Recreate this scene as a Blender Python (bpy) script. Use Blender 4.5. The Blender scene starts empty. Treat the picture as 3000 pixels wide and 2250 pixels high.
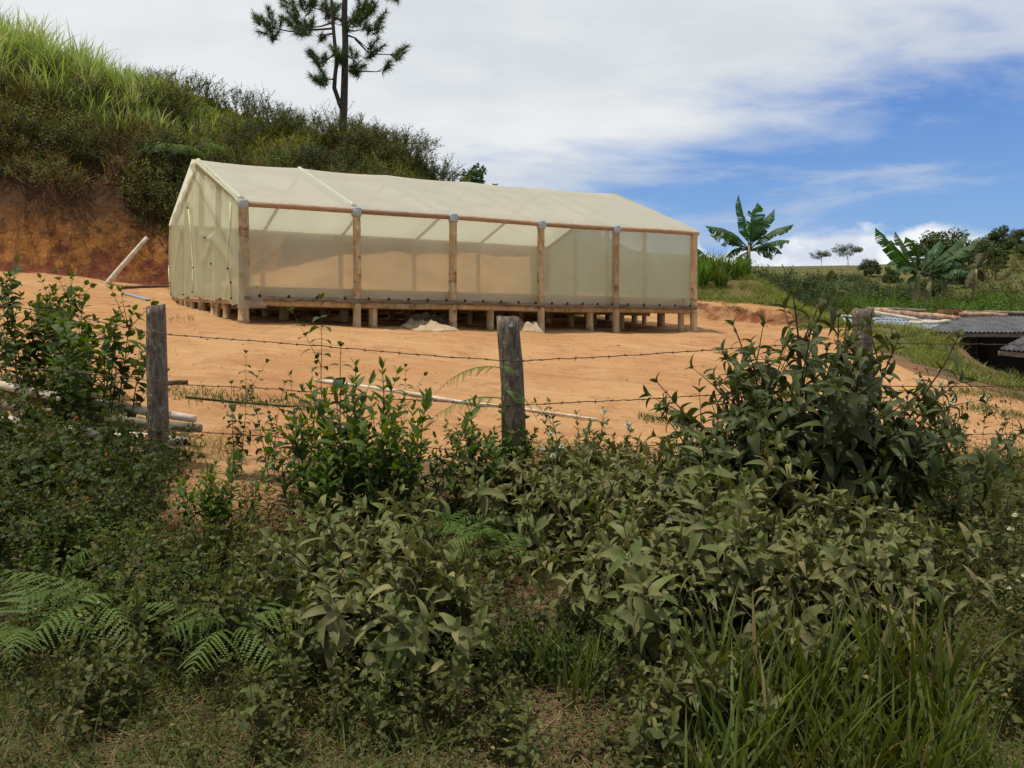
import bpy, math, random
import numpy as np
from mathutils import Vector

sc = bpy.context.scene
COL = sc.collection
PI = math.pi

# ------------------------------------------------------------------ camera, world, sun, exposure
cam_d = bpy.data.cameras.new("camera")
cam = bpy.data.objects.new("camera", cam_d)
COL.objects.link(cam)
cam.location = (0, 0, 1.6)
cam.rotation_euler = (math.radians(90), 0, 0)
cam_d.sensor_width = 36
cam_d.lens = 36 * 1911 / 2212
cam_d.shift_y = -139.5 / 2212
cam_d.clip_start = 0.05
cam_d.clip_end = 3000
sc.camera = cam

SUN = Vector((-0.28, -0.06, 0.95)).normalized()      # direction towards the sun
SUN_EL = math.asin(SUN.z)
SUN_AZ = math.atan2(SUN.x, SUN.y)

world = bpy.data.worlds.new("World")
sc.world = world
world.use_nodes = True
wn, wl = world.node_tree.nodes, world.node_tree.links
wn.clear()


def N(nt, typ, **kw):
    n = nt.nodes.new(typ)
    for k, v in kw.items():
        if k.startswith("i_"):
            key = k[2:]
            key = int(key) if key.isdigit() else key
            n.inputs[key].default_value = v
        else:
            setattr(n, k, v)
    return n


def M(nt, op, a, b=None, c=None, clamp=False):
    n = nt.nodes.new("ShaderNodeMath")
    n.operation = op
    n.use_clamp = clamp
    for i, x in enumerate((a, b, c)):
        if x is None:
            continue
        if isinstance(x, (int, float)):
            n.inputs[i].default_value = x
        else:
            nt.links.new(x, n.inputs[i])
    return n.outputs[0]


def SM(nt, x, lo, hi, a=0.0, b=1.0):
    n = nt.nodes.new("ShaderNodeMapRange")
    n.interpolation_type = "SMOOTHSTEP"
    nt.links.new(x, n.inputs[0])
    n.inputs[1].default_value, n.inputs[2].default_value = lo, hi
    n.inputs[3].default_value, n.inputs[4].default_value = a, b
    return n.outputs[0]


def MIX(nt, f, a, b):
    n = nt.nodes.new("ShaderNodeMix")
    n.data_type = "RGBA"
    for s, x in ((n.inputs[0], f), (n.inputs[6], a), (n.inputs[7], b)):
        if isinstance(x, (int, float)):
            s.default_value = x
        elif isinstance(x, tuple):
            s.default_value = x if len(x) == 4 else (*x, 1)
        else:
            nt.links.new(x, s)
    return n.outputs[2]


def NOISE(nt, vec, scale, detail=6, rough=0.55, dist=0.0, out=0):
    n = nt.nodes.new("ShaderNodeTexNoise")
    n.inputs["Scale"].default_value = scale
    n.inputs["Detail"].default_value = detail
    n.inputs["Roughness"].default_value = rough
    n.inputs["Distortion"].default_value = dist
    if vec is not None:
        nt.links.new(vec, n.inputs["Vector"])
    return n.outputs[out]


def MAP(nt, vec, scale=(1, 1, 1), loc=(0, 0, 0), rot=(0, 0, 0)):
    n = nt.nodes.new("ShaderNodeMapping")
    n.inputs["Scale"].default_value = scale
    n.inputs["Location"].default_value = loc
    n.inputs["Rotation"].default_value = rot
    nt.links.new(vec, n.inputs["Vector"])
    return n.outputs[0]


def build_world():
    nt = world.node_tree
    sky = N(nt, "ShaderNodeTexSky")
    sky.sky_type = "NISHITA"
    sky.sun_disc = False
    sky.sun_elevation = SUN_EL
    sky.sun_rotation = SUN_AZ
    sky.altitude = 1700
    sky.air_density = 1.0
    sky.dust_density = 0.3
    sky.ozone_density = 2.0
    hs = N(nt, "ShaderNodeHueSaturation", i_Saturation=1.25, i_Value=1.0)
    nt.links.new(sky.outputs[0], hs.inputs["Color"])
    tc = N(nt, "ShaderNodeTexCoord")
    d = tc.outputs["Generated"]
    sep = N(nt, "ShaderNodeSeparateXYZ")
    nt.links.new(d, sep.inputs[0])
    x, y, z = sep.outputs
    zz = M(nt, "MAXIMUM", M(nt, "ADD", z, 0.10), 0.04)
    comb = N(nt, "ShaderNodeCombineXYZ")
    nt.links.new(M(nt, "DIVIDE", x, zz), comb.inputs[0])
    nt.links.new(M(nt, "DIVIDE", y, zz), comb.inputs[1])
    pl = comb.outputs[0]
    plr = MAP(nt, pl, scale=(1, 1, 1), rot=(0, 0, -0.5))
    plr = MAP(nt, plr, scale=(0.75, 1.15, 1))
    n1 = NOISE(nt, plr, 1.1, 9, 0.58, 0.25)
    n2 = NOISE(nt, MAP(nt, pl, scale=(0.8, 0.8, 1), loc=(3.1, 7.7, 0)), 0.9, 7, 0.6, 0.2)
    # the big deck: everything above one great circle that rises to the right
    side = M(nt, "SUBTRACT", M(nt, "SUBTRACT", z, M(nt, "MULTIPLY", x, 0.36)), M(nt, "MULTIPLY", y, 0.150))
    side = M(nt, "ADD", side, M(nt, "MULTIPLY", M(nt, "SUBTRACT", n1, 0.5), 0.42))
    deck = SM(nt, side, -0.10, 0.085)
    # unseen overcast behind the viewer, thinned on purpose for more lighting contrast
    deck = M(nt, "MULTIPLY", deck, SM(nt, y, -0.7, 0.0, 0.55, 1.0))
    # thin streaks left in the blue
    n3 = NOISE(nt, MAP(nt, d, scale=(2.2, 2.2, 13), loc=(0.3, 0.9, 0.1), rot=(0, 0.10, 0)), 1.6, 7, 0.6, 0.3)
    streak = M(nt, "MULTIPLY", SM(nt, n3, 0.46, 0.70), 0.6)
    streak = M(nt, "MULTIPLY", streak, SM(nt, z, 0.03, 0.09))
    # towering cumulus near the horizon
    n4 = NOISE(nt, MAP(nt, d, scale=(1, 1, 1.5), loc=(0.12, 0.2, 0.33)), 7.5, 6, 0.55, 0.2)
    cu = M(nt, "ADD", M(nt, "MULTIPLY", M(nt, "SUBTRACT", n4, 0.5), 0.16), M(nt, "SUBTRACT", 0.093, z))
    cum = SM(nt, cu, -0.006, 0.014)
    n5 = NOISE(nt, MAP(nt, d, scale=(1, 1, 1.6), loc=(0.5, 0.2, 0.3)), 16, 5, 0.55)
    blue = hs.outputs[0]
    grad = MIX(nt, SM(nt, z, 0.02, 0.34), (2.6, 4.6, 7.9), (0.85, 2.25, 6.5))
    blue = MIX(nt, 0.8, blue, grad)
    ccol = MIX(nt, SM(nt, n2, 0.32, 0.68), (6.5, 7.0, 7.5), (8.5, 8.7, 8.8))
    cucol = MIX(nt, SM(nt, n5, 0.38, 0.6), (6.6, 7.2, 8.3), (9.6, 9.7, 9.8))
    col = MIX(nt, streak, blue, (6.0, 6.5, 7.4))
    col = MIX(nt, cum, col, cucol)
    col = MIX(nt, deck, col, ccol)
    # below the horizon: dull land colour, so that light from below stays plausible
    col = MIX(nt, SM(nt, z, -0.06, -0.01, 1.0, 0.0), col, (1.2, 1.1, 0.7))
    bg = N(nt, "ShaderNodeBackground", i_Strength=0.1)
    nt.links.new(col, bg.inputs[0])
    out = N(nt, "ShaderNodeOutputWorld")
    nt.links.new(bg.outputs[0], out.inputs[0])


build_world()

sun_d = bpy.data.lights.new("sun", "SUN")
sun_d.energy = 3.7
sun_d.angle = math.radians(0.6)
sun_d.color = (1.0, 0.955, 0.88)
sun_o = bpy.data.objects.new("sun", sun_d)
COL.objects.link(sun_o)
sun_o.rotation_euler = SUN.to_track_quat("Z", "Y").to_euler()
sun_o.location = (-5, 0, 30)

sc.view_settings.view_transform = "Standard"
sc.view_settings.look = "None"
sc.view_settings.exposure = 0.0
sc.view_settings.gamma = 1.0
sc.cycles.max_bounces = 8
sc.cycles.diffuse_bounces = 3
sc.cycles.glossy_bounces = 2
sc.cycles.transmission_bounces = 6
sc.cycles.transparent_max_bounces = 16
sc.cycles.use_denoising = True


# ------------------------------------------------------------------ helpers
def P(px, py, Y):
    """the world point at depth Y seen at picture point (px, py) of a 2212 wide picture"""
    return np.array(((px - 1106) / 1911 * Y, Y, 1.6 + (690 - py) / 1911 * Y))


def PX(px, Y):
    return (px - 1106) / 1911 * Y


def sstep(a, b, x):
    t = np.clip((np.asarray(x, float) - a) / (b - a), 0, 1)
    return t * t * (3 - 2 * t)


def _h(ix, iy, s):
    v = np.sin(ix * 127.1 + iy * 311.7 + s * 74.7) * 43758.5453
    return v - np.floor(v)


def vnoise(x, y, s=0):
    x = np.asarray(x, float); y = np.asarray(y, float)
    ix, iy = np.floor(x), np.floor(y)
    fx, fy = x - ix, y - iy
    fx = fx * fx * (3 - 2 * fx); fy = fy * fy * (3 - 2 * fy)
    a, b = _h(ix, iy, s), _h(ix + 1, iy, s)
    c, d = _h(ix, iy + 1, s), _h(ix + 1, iy + 1, s)
    return (a + (b - a) * fx) * (1 - fy) + (c + (d - c) * fx) * fy - 0.5


def fbm(x, y, s=0, o=4):
    r, a, f = 0, 1.0, 1.0
    for i in range(o):
        r = r + a * vnoise(np.asarray(x) * f + 13.7 * i, np.asarray(y) * f - 7.3 * i, s + i)
        a *= 0.5; f *= 2.03
    return r


def unit(v):
    v = np.asarray(v, float)
    return v / (np.linalg.norm(v) + 1e-9)


class B:
    """collects faces, then makes ONE mesh"""

    def __init__(self):
        self.v, self.q, self.t, self.a, self.n = [], [], [], [], 0

    def add(self, v, q=None, t=None, tint=0.5):
        v = np.asarray(v, float).reshape(-1, 3)
        if q is not None and len(q):
            self.q.append(np.asarray(q, np.int64).reshape(-1, 4) + self.n)
        if t is not None and len(t):
            self.t.append(np.asarray(t, np.int64).reshape(-1, 3) + self.n)
        tt = np.asarray(tint, float)
        self.a.append(np.full(len(v), float(tt)) if tt.ndim == 0 else tt)
        self.v.append(v)
        self.n += len(v)

    def inst(self, T, Ms, pos, tint):
        """T = (verts, quads, tris); Ms (n,3,3) with axes as columns"""
        tv, tq, tt = T
        n = len(pos)
        if n == 0:
            return
        v = np.einsum("nij,kj->nki", np.asarray(Ms), tv) + np.asarray(pos)[:, None, :]
        off = (np.arange(n) * len(tv))[:, None, None]
        q = (np.asarray(tq)[None] + off).reshape(-1, 4) if len(tq) else None
        t = (np.asarray(tt)[None] + off).reshape(-1, 3) if len(tt) else None
        self.add(v.reshape(-1, 3), q, t, np.repeat(np.asarray(tint, float), len(tv)))

    def tube(self, pts, rad, seg=7, tint=0.5, cap=True):
        pts = np.asarray(pts, float)
        n = len(pts)
        rad = np.broadcast_to(np.asarray(rad, float), (n,)) if np.ndim(rad) == 0 else np.asarray(rad, float)
        tg = np.gradient(pts, axis=0)
        tg /= np.linalg.norm(tg, axis=1)[:, None] + 1e-9
        ref = np.array((0, 0, 1.0)) if abs(tg[0][2]) < 0.9 else np.array((1.0, 0, 0))
        a = unit(np.cross(tg[0], ref))
        rows = []
        ang = np.arange(seg) / seg * 2 * PI
        for i in range(n):
            a = unit(a - tg[i] * a.dot(tg[i]))
            b = np.cross(tg[i], a)
            rows.append(pts[i] + rad[i] * (np.cos(ang)[:, None] * a + np.sin(ang)[:, None] * b))
        v = np.concatenate(rows)
        k = np.arange(seg); k2 = (k + 1) % seg
        q = [np.stack([i * seg + k, i * seg + k2, (i + 1) * seg + k2, (i + 1) * seg + k], 1) for i in range(n - 1)]
        q = np.concatenate(q)
        t = None
        if cap:
            v = np.concatenate([v, pts[:1], pts[-1:]])
            t = np.concatenate([np.stack([k2, k, np.full(seg, n * seg)], 1),
                                np.stack([(n - 1) * seg + k, (n - 1) * seg + k2, np.full(seg, n * seg + 1)], 1)])
        self.add(v, q, t, tint)

    def box(self, c, ax, ay, az, tint=0.5):
        """half axes ax, ay, az"""
        c, ax, ay, az = (np.asarray(w, float) for w in (c, ax, ay, az))
        v = [c + i * ax + j * ay + k * az for k in (-1, 1) for j in (-1, 1) for i in (-1, 1)]
        q = [(0, 2, 3, 1), (4, 5, 7, 6), (0, 1, 5, 4), (2, 6, 7, 3), (0, 4, 6, 2), (1, 3, 7, 5)]
        self.add(v, q, None, tint)

    def beam(self, p, q, w, h, up=(0, 0, 1), tint=0.5):
        p, q = np.asarray(p, float), np.asarray(q, float)
        d = unit(q - p)
        s = unit(np.cross(d, up))
        u = np.cross(s, d)
        self.box((p + q) / 2, (q - p) / 2, s * w / 2, u * h / 2, tint)

    def grid(self, pts, nu, nv, tint=0.5):
        """pts (nu*nv, 3), row major"""
        i = (np.arange(nu - 1)[:, None] * nv + np.arange(nv - 1)[None]).ravel()
        self.add(pts, np.stack([i, i + 1, i + nv + 1, i + nv], 1), None, tint)

    def mesh(self, name, mat, smooth=True):
        me = bpy.data.meshes.new(name)
        if not self.v:
            return me
        v = np.concatenate(self.v)
        q = np.concatenate(self.q) if self.q else np.zeros((0, 4), int)
        t = np.concatenate(self.t) if self.t else np.zeros((0, 3), int)
        me.vertices.add(len(v))
        me.vertices.foreach_set("co", v.ravel())
        lv = np.concatenate([q.ravel(), t.ravel()]).astype(np.int32)
        me.loops.add(len(lv))
        me.loops.foreach_set("vertex_index", lv)
        me.polygons.add(len(q) + len(t))
        ls = np.concatenate([np.arange(len(q)) * 4, len(q) * 4 + np.arange(len(t)) * 3]).astype(np.int32)
        me.polygons.foreach_set("loop_start", ls)
        at = me.attributes.new("tint", "FLOAT", "POINT")
        at.data.foreach_set("value", np.concatenate(self.a).astype(np.float32))
        me.update(calc_edges=True)
        me.polygons.foreach_set("use_smooth", np.full(len(me.polygons), smooth))
        me.materials.append(mat)
        return me

    def obj(self, name, mat, parent=None, smooth=True):
        o = bpy.data.objects.new(name, self.mesh(name, mat, smooth))
        COL.objects.link(o)
        if parent is not None:
            o.parent = parent
            o.matrix_parent_inverse = parent_inv(parent)
        return o


def world_of(p):
    m = p.matrix_basis
    return world_of(p.parent) @ p.matrix_parent_inverse @ m if p.parent else m.copy()


def parent_inv(p):
    return world_of(p).inverted()


def tag(o, label=None, cat=None, group=None, kind=None):
    if label: o["label"] = label
    if cat: o["category"] = cat
    if group: o["group"] = group
    if kind: o["kind"] = kind
    return o


def empty(name, loc, label, cat, group=None, rz=0.0, scale=1.0):
    o = bpy.data.objects.new(name, None)
    o.empty_display_size = 0.2
    o.location = tuple(loc)
    o.rotation_euler = (0, 0, rz)
    o.scale = (scale,) * 3 if np.ndim(scale) == 0 else tuple(scale)
    COL.objects.link(o)
    return tag(o, label, cat, group)


def part(name, me, parent):
    o = bpy.data.objects.new(name, me)
    COL.objects.link(o)
    o.parent = parent
    return o


# ------------------------------------------------------------------ materials
def mat_new(name):
    m = bpy.data.materials.new(name)
    m.use_nodes = True
    nt = m.node_tree
    nt.nodes.clear()
    return m, nt, N(nt, "ShaderNodeOutputMaterial")


def ATT(nt, name, out="Fac"):
    n = N(nt, "ShaderNodeAttribute")
    n.attribute_name = name
    return n.outputs[out]


def OBJRAND(nt):
    return N(nt, "ShaderNodeObjectInfo").outputs["Random"]


def mat_leaf(name, c0, c1, c2=None, trans=0.28, rough=0.6, spec=0.16, dust=None, dust_amt=0.0):
    """c0 dark - c1 light leaf colours over the per-leaf tint, c2 old/yellow leaves"""
    m, nt, out = mat_new(name)
    t = ATT(nt, "tint")
    geo = N(nt, "ShaderNodeTexCoord").outputs["Object"]
    col = MIX(nt, t, c0, c1)
    if c2:
        col = MIX(nt, SM(nt, t, 0.90, 0.97), col, c2)
    r = OBJRAND(nt)
    hs = N(nt, "ShaderNodeHueSaturation")
    nt.links.new(M(nt, "ADD", M(nt, "MULTIPLY", r, 0.03), 0.485), hs.inputs["Hue"])
    nt.links.new(M(nt, "ADD", M(nt, "MULTIPLY", r, 0.35), 0.83), hs.inputs["Value"])
    nt.links.new(col, hs.inputs["Color"])
    col = hs.outputs[0]
    if dust:
        n = NOISE(nt, geo, 9.0, 4, 0.6)
        col = MIX(nt, M(nt, "MULTIPLY", SM(nt, n, 0.3, 0.7), dust_amt), col, dust)
    rough = max(rough, 0.5)
    p = N(nt, "ShaderNodeBsdfPrincipled", i_Roughness=rough)
    p.inputs["Specular IOR Level"].default_value = spec
    nt.links.new(col, p.inputs["Base Color"])
    tr = N(nt, "ShaderNodeBsdfTranslucent")
    ht = N(nt, "ShaderNodeHueSaturation", i_Hue=0.485, i_Saturation=1.25, i_Value=1.6)
    nt.links.new(col, ht.inputs["Color"])
    nt.links.new(ht.outputs[0], tr.inputs[0])
    mx = N(nt, "ShaderNodeMixShader", i_0=trans)
    nt.links.new(p.outputs[0], mx.inputs[1])
    nt.links.new(tr.outputs[0], mx.inputs[2])
    nt.links.new(mx.outputs[0], out.inputs[0])
    return m


def mat_wood(name, c0, c1, scale=(3, 3, 3), rough=0.75, nscale=4.0, bump=0.3, spots=None, spot_s=9.0, spot_lo=0.55):
    m, nt, out = mat_new(name)
    v = MAP(nt, N(nt, "ShaderNodeTexCoord").outputs["Object"], scale=scale)
    n = NOISE(nt, v, nscale, 7, 0.62)
    col = MIX(nt, SM(nt, n, 0.3, 0.7), c0, c1)
    t = ATT(nt, "tint")
    hs = N(nt, "ShaderNodeHueSaturation")
    nt.links.new(M(nt, "ADD", M(nt, "MULTIPLY", t, 0.5), 0.75), hs.inputs["Value"])
    nt.links.new(col, hs.inputs["Color"])
    col = hs.outputs[0]
    if spots:
        n2 = NOISE(nt, N(nt, "ShaderNodeTexCoord").outputs["Object"], spot_s, 6, 0.65)
        col = MIX(nt, SM(nt, n2, spot_lo, spot_lo + 0.12), col, spots)
    p = N(nt, "ShaderNodeBsdfPrincipled", i_Roughness=rough)
    p.inputs["Specular IOR Level"].default_value = 0.25
    nt.links.new(col, p.inputs["Base Color"])
    bp = N(nt, "ShaderNodeBump", i_Strength=bump, i_Distance=0.02)
    nt.links.new(n, bp.inputs["Height"])
    nt.links.new(bp.outputs[0], p.inputs["Normal"])
    nt.links.new(p.outputs[0], out.inputs[0])
    return m


def mat_film(name, col, transp, tint=(0.93, 0.93, 0.84), bump=0.25, bscale=(1, 1, 1), stain=0.15, blur=0.0):
    m, nt, out = mat_new(name)
    oc = N(nt, "ShaderNodeTexCoord").outputs["Object"]
    v = MAP(nt, oc, scale=bscale)
    n = NOISE(nt, v, 2.2, 5, 0.55, 0.6)
    n2 = NOISE(nt, oc, 1.3, 5, 0.6)
    c = MIX(nt, M(nt, "MULTIPLY", SM(nt, n2, 0.35, 0.75), stain), col, tuple(x * 0.62 for x in col))
    bp = N(nt, "ShaderNodeBump", i_Strength=bump, i_Distance=0.08)
    nt.links.new(n, bp.inputs["Height"])
    df = N(nt, "ShaderNodeBsdfDiffuse"); tl = N(nt, "ShaderNodeBsdfTranslucent")
    gl = N(nt, "ShaderNodeBsdfGlossy", i_Roughness=0.38)
    gl.inputs[0].default_value = (0.9, 0.9, 0.9, 1)
    for s in (df, tl):
        nt.links.new(c, s.inputs[0])
    for s in (df, tl, gl):
        nt.links.new(bp.outputs[0], s.inputs["Normal"])
    m1 = N(nt, "ShaderNodeMixShader", i_0=0.58)
    nt.links.new(df.outputs[0], m1.inputs[1]); nt.links.new(tl.outputs[0], m1.inputs[2])
    m0 = N(nt, "ShaderNodeMixShader", i_0=0.05)
    nt.links.new(m1.outputs[0], m0.inputs[1]); nt.links.new(gl.outputs[0], m0.inputs[2])
    tr = N(nt, "ShaderNodeBsdfTransparent")
    tr.inputs[0].default_value = (*tint, 1)
    thru = tr.outputs[0]
    if blur:                                   # cloudy film scatters part of what is seen through it
        rf = N(nt, "ShaderNodeBsdfRefraction", i_Roughness=0.5, i_IOR=1.10)
        rf.inputs[0].default_value = (*tint, 1)
        mb = N(nt, "ShaderNodeMixShader", i_0=blur)
        nt.links.new(thru, mb.inputs[1]); nt.links.new(rf.outputs[0], mb.inputs[2])
        thru = mb.outputs[0]
    m2 = N(nt, "ShaderNodeMixShader")
    f = M(nt, "ADD", M(nt, "MULTIPLY", SM(nt, n2, 0.3, 0.7), -0.10), transp + 0.05, clamp=True)
    nt.links.new(f, m2.inputs[0])
    nt.links.new(m0.outputs[0], m2.inputs[1]); nt.links.new(thru, m2.inputs[2])
    nt.links.new(m2.outputs[0], out.inputs[0])
    return m


def mat_plain(name, col, rough=0.6, spec=0.3, var=0.25, nscale=6.0):
    m, nt, out = mat_new(name)
    n = NOISE(nt, N(nt, "ShaderNodeTexCoord").outputs["Object"], nscale, 6, 0.6)
    c = MIX(nt, n, tuple(x * (1 - var) for x in col), tuple(min(1, x * (1 + var)) for x in col))
    rough = max(rough, 0.5)
    p = N(nt, "ShaderNodeBsdfPrincipled", i_Roughness=rough)
    p.inputs["Specular IOR Level"].default_value = spec
    nt.links.new(c, p.inputs["Base Color"])
    nt.links.new(p.outputs[0], out.inputs[0])
    return m


def mat_ground():
    m, nt, out = mat_new("ground soil and turf")
    oc = N(nt, "ShaderNodeTexCoord").outputs["Object"]
    mk = N(nt, "ShaderNodeSeparateColor")
    nt.links.new(ATT(nt, "mask", "Color"), mk.inputs[0])
    R, G, Bc = mk.outputs
    nb = NOISE(nt, oc, 0.55, 6, 0.6, 0.3)
    nm = NOISE(nt, oc, 2.6, 7, 0.62, 0.2)
    nf = NOISE(nt, oc, 17.0, 6, 0.7)
    ng = NOISE(nt, MAP(nt, oc, scale=(1.0, 2.6, 1.0)), 1.6, 6, 0.65, 0.5)
    # bare orange clay of the yard, paler and yellower in patches, with scuffs
    soil = MIX(nt, SM(nt, nb, 0.35, 0.65), (0.385, 0.190, 0.076), (0.455, 0.252, 0.108))
    soil = MIX(nt, M(nt, "MULTIPLY", SM(nt, ng, 0.52, 0.72), 0.6), soil, (0.50, 0.30, 0.145))
    soil = MIX(nt, M(nt, "MULTIPLY", SM(nt, nm, 0.50, 0.72), 0.55), soil, (0.25, 0.105, 0.046))
    soil = MIX(nt, M(nt, "MULTIPLY", SM(nt, nf, 0.60, 0.72), 0.35), soil, (0.20, 0.09, 0.045))
    trk = NOISE(nt, MAP(nt, oc, scale=(0.35, 2.2, 1.0), rot=(0, 0, 0.25)), 1.3, 7, 0.7, 0.8)
    soil = MIX(nt, M(nt, "MULTIPLY", SM(nt, trk, 0.54, 0.66), 0.4), soil, (0.25, 0.11, 0.045))
    soil = MIX(nt, M(nt, "MULTIPLY", SM(nt, trk, 0.46, 0.36), 0.4), soil, (0.50, 0.31, 0.16))
    # leaf litter of the verge
    lit = MIX(nt, SM(nt, nm, 0.35, 0.65), (0.065, 0.040, 0.020), (0.165, 0.105, 0.055))
    lit = MIX(nt, SM(nt, nf, 0.5, 0.7), lit, (0.19, 0.13, 0.07))
    lit = MIX(nt, M(nt, "MULTIPLY", SM(nt, nb, 0.52, 0.62), 0.8), lit, (0.22, 0.10, 0.045))
    turf = MIX(nt, SM(nt, nm, 0.3, 0.7), (0.045, 0.060, 0.014), (0.115, 0.125, 0.030))
    turf = MIX(nt, M(nt, "MULTIPLY", SM(nt, nb, 0.42, 0.62), 0.75), turf, (0.15, 0.105, 0.045))
    turf = MIX(nt, M(nt, "MULTIPLY", SM(nt, nf, 0.5, 0.62), 0.6), turf, (0.06, 0.045, 0.02))
    # cut bank: dark red clay below, orange and brown above
    cut = MIX(nt, SM(nt, M(nt, "ADD", M(nt, "MULTIPLY", nm, 0.5), M(nt, "MULTIPLY", nb, 0.5)), 0.43, 0.57), (0.14, 0.060, 0.024), (0.44, 0.190, 0.048))
    hgt = N(nt, "ShaderNodeSeparateXYZ")
    nt.links.new(oc, hgt.inputs[0])
    zh = M(nt, "ADD", hgt.outputs[2], M(nt, "MULTIPLY", M(nt, "SUBTRACT", M(nt, "ADD", M(nt, "MULTIPLY", nm, 0.6), M(nt, "MULTIPLY", nb, 0.7)), 0.65), 4.5))
    cut = MIX(nt, SM(nt, zh, 2.6, 3.4, 0.95, 0.0), cut, (0.20, 0.058, 0.030))
    cut = MIX(nt, SM(nt, zh, 3.6, 4.5, 0.0, 0.92), cut, (0.075, 0.042, 0.02))
    ncr = NOISE(nt, MAP(nt, oc, scale=(1.2, 1.2, 0.7)), 2.2, 8, 0.72, 1.2)
    cut = MIX(nt, M(nt, "MULTIPLY", SM(nt, ncr, 0.50, 0.62), 0.50), cut, (0.06, 0.036, 0.018))
    cut = MIX(nt, M(nt, "MULTIPLY", SM(nt, nf, 0.5, 0.65), 0.5), cut, (0.06, 0.028, 0.014))
    wob = M(nt, "MULTIPLY", M(nt, "SUBTRACT", nm, 0.5), 0.9)
    c = MIX(nt, SM(nt, M(nt, "ADD", G, wob), 0.35, 0.65), lit, turf)
    c = MIX(nt, SM(nt, M(nt, "ADD", R, wob), 0.35, 0.65), c, soil)
    c = MIX(nt, SM(nt, M(nt, "ADD", Bc, wob), 0.35, 0.65), c, cut)
    p = N(nt, "ShaderNodeBsdfPrincipled", i_Roughness=0.92)
    p.inputs["Specular IOR Level"].default_value = 0.12
    nt.links.new(c, p.inputs["Base Color"])
    b1 = N(nt, "ShaderNodeBump", i_Strength=0.8, i_Distance=0.07)
    nt.links.new(M(nt, "ADD", M(nt, "ADD", M(nt, "ADD", nm, trk), M(nt, "MULTIPLY", M(nt, "MULTIPLY", ncr, Bc), 4.0)), M(nt, "MULTIPLY", nf, 0.35)), b1.inputs["Height"])
    nt.links.new(b1.outputs[0], p.inputs["Normal"])
    nt.links.new(p.outputs[0], out.inputs[0])
    return m


MT = {}
MT["ground"] = mat_ground()
MT["bamboo"] = mat_wood("dry bamboo", (0.36, 0.245, 0.115), (0.55, 0.40, 0.21), scale=(2.5, 2.5, 0.7), nscale=6, bump=0.3, spots=(0.20, 0.125, 0.07), spot_s=6, spot_lo=0.54)
MT["bamboo_dark"] = mat_wood("weathered bamboo", (0.11, 0.085, 0.06), (0.26, 0.2, 0.13), scale=(1, 1, 3), nscale=6)
MT["board"] = mat_wood("wooden board", (0.28, 0.17, 0.09), (0.40, 0.26, 0.15), scale=(1, 1, 6), nscale=5)
MT["tray"] = mat_wood("pale tray board", (0.46, 0.30, 0.15), (0.62, 0.44, 0.25), scale=(1, 1, 6), nscale=5)
MT["post"] = mat_wood("grey fence post", (0.075, 0.054, 0.035), (0.22, 0.165, 0.105), scale=(5, 5, 1.2), nscale=8, bump=0.8, spots=(0.34, 0.32, 0.26), spot_s=24, spot_lo=0.56)
MT["pale_log"] = mat_wood("pale peeled log", (0.44, 0.36, 0.25), (0.70, 0.60, 0.45), scale=(2, 2, 2), nscale=7, bump=0.3)
MT["bark"] = mat_wood("dark bark", (0.03, 0.024, 0.02), (0.09, 0.07, 0.055), scale=(4, 4, 1), nscale=6, bump=0.7)
MT["twig"] = mat_wood("brown twig", (0.05, 0.032, 0.018), (0.12, 0.08, 0.045), scale=(3, 3, 1), nscale=6)
MT["green_stem"] = mat_wood("green stem", (0.035, 0.05, 0.016), (0.075, 0.09, 0.03), scale=(3, 3, 1), nscale=6, bump=0.1)
MT["wire"] = mat_plain("rusty wire", (0.06, 0.035, 0.022), 0.7)
MT["tape"] = mat_plain("grey blue plastic wrap", (0.36, 0.42, 0.41), 0.45, 0.4, 0.3, 18)
MT["button"] = mat_plain("black washer", (0.02, 0.02, 0.018), 0.5)
MT["batten"] = mat_plain("yellow strip", (0.62, 0.62, 0.32), 0.6)
MT["film_roof"] = mat_film("cream roof film", (0.72, 0.71, 0.58), 0.05, bump=0.6, bscale=(0.9, 0.9, 1.6), stain=0.3)
MT["film_gable"] = mat_film("yellowish gable film", (0.66, 0.67, 0.45), 0.24, bump=0.4, bscale=(1.5, 1.5, 0.7))
MT["film_wall"] = mat_film("clear wall film", (0.80, 0.80, 0.65), 0.66, bump=0.25, bscale=(1, 1, 0.8), blur=0.38)
MT["film_end"] = mat_film("cloudy end film", (0.56, 0.60, 0.44), 0.28, bump=0.4)
MT["film_back"] = mat_film("thin back film", (0.74, 0.76, 0.58), 0.80, bump=0.25)
MT["film_seam"] = mat_film("doubled roof film", (0.78, 0.77, 0.62), 0.05, bump=0.2)
MT["sack"] = mat_plain("dirty woven sack", (0.42, 0.31, 0.18), 0.8, 0.2, 0.45, 5)
MT["zinc"] = mat_plain("bluish zinc sheet", (0.26, 0.30, 0.36), 0.6, 0.3, 0.35, 3)
MT["old_roof"] = mat_wood("grey weathered roofing sheet", (0.045, 0.043, 0.042), (0.15, 0.145, 0.14), scale=(2.0, 0.5, 1), nscale=4, bump=0.1, spots=(0.20, 0.16, 0.12), spot_s=5, spot_lo=0.62)
MT["interior_shade"] = mat_plain("painted interior shade", (0.03, 0.026, 0.022), 0.9, 0.1, 0.3, 5)  # near black: shade inside the shed and bamboo end, put into the colour
MT["brick"] = mat_plain("red clay tile", (0.36, 0.12, 0.06), 0.85, 0.2, 0.25, 8)
MT["red_log"] = mat_wood("reddish peeled log", (0.26, 0.11, 0.06), (0.52, 0.35, 0.22), scale=(2, 1, 1), nscale=5)
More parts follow.
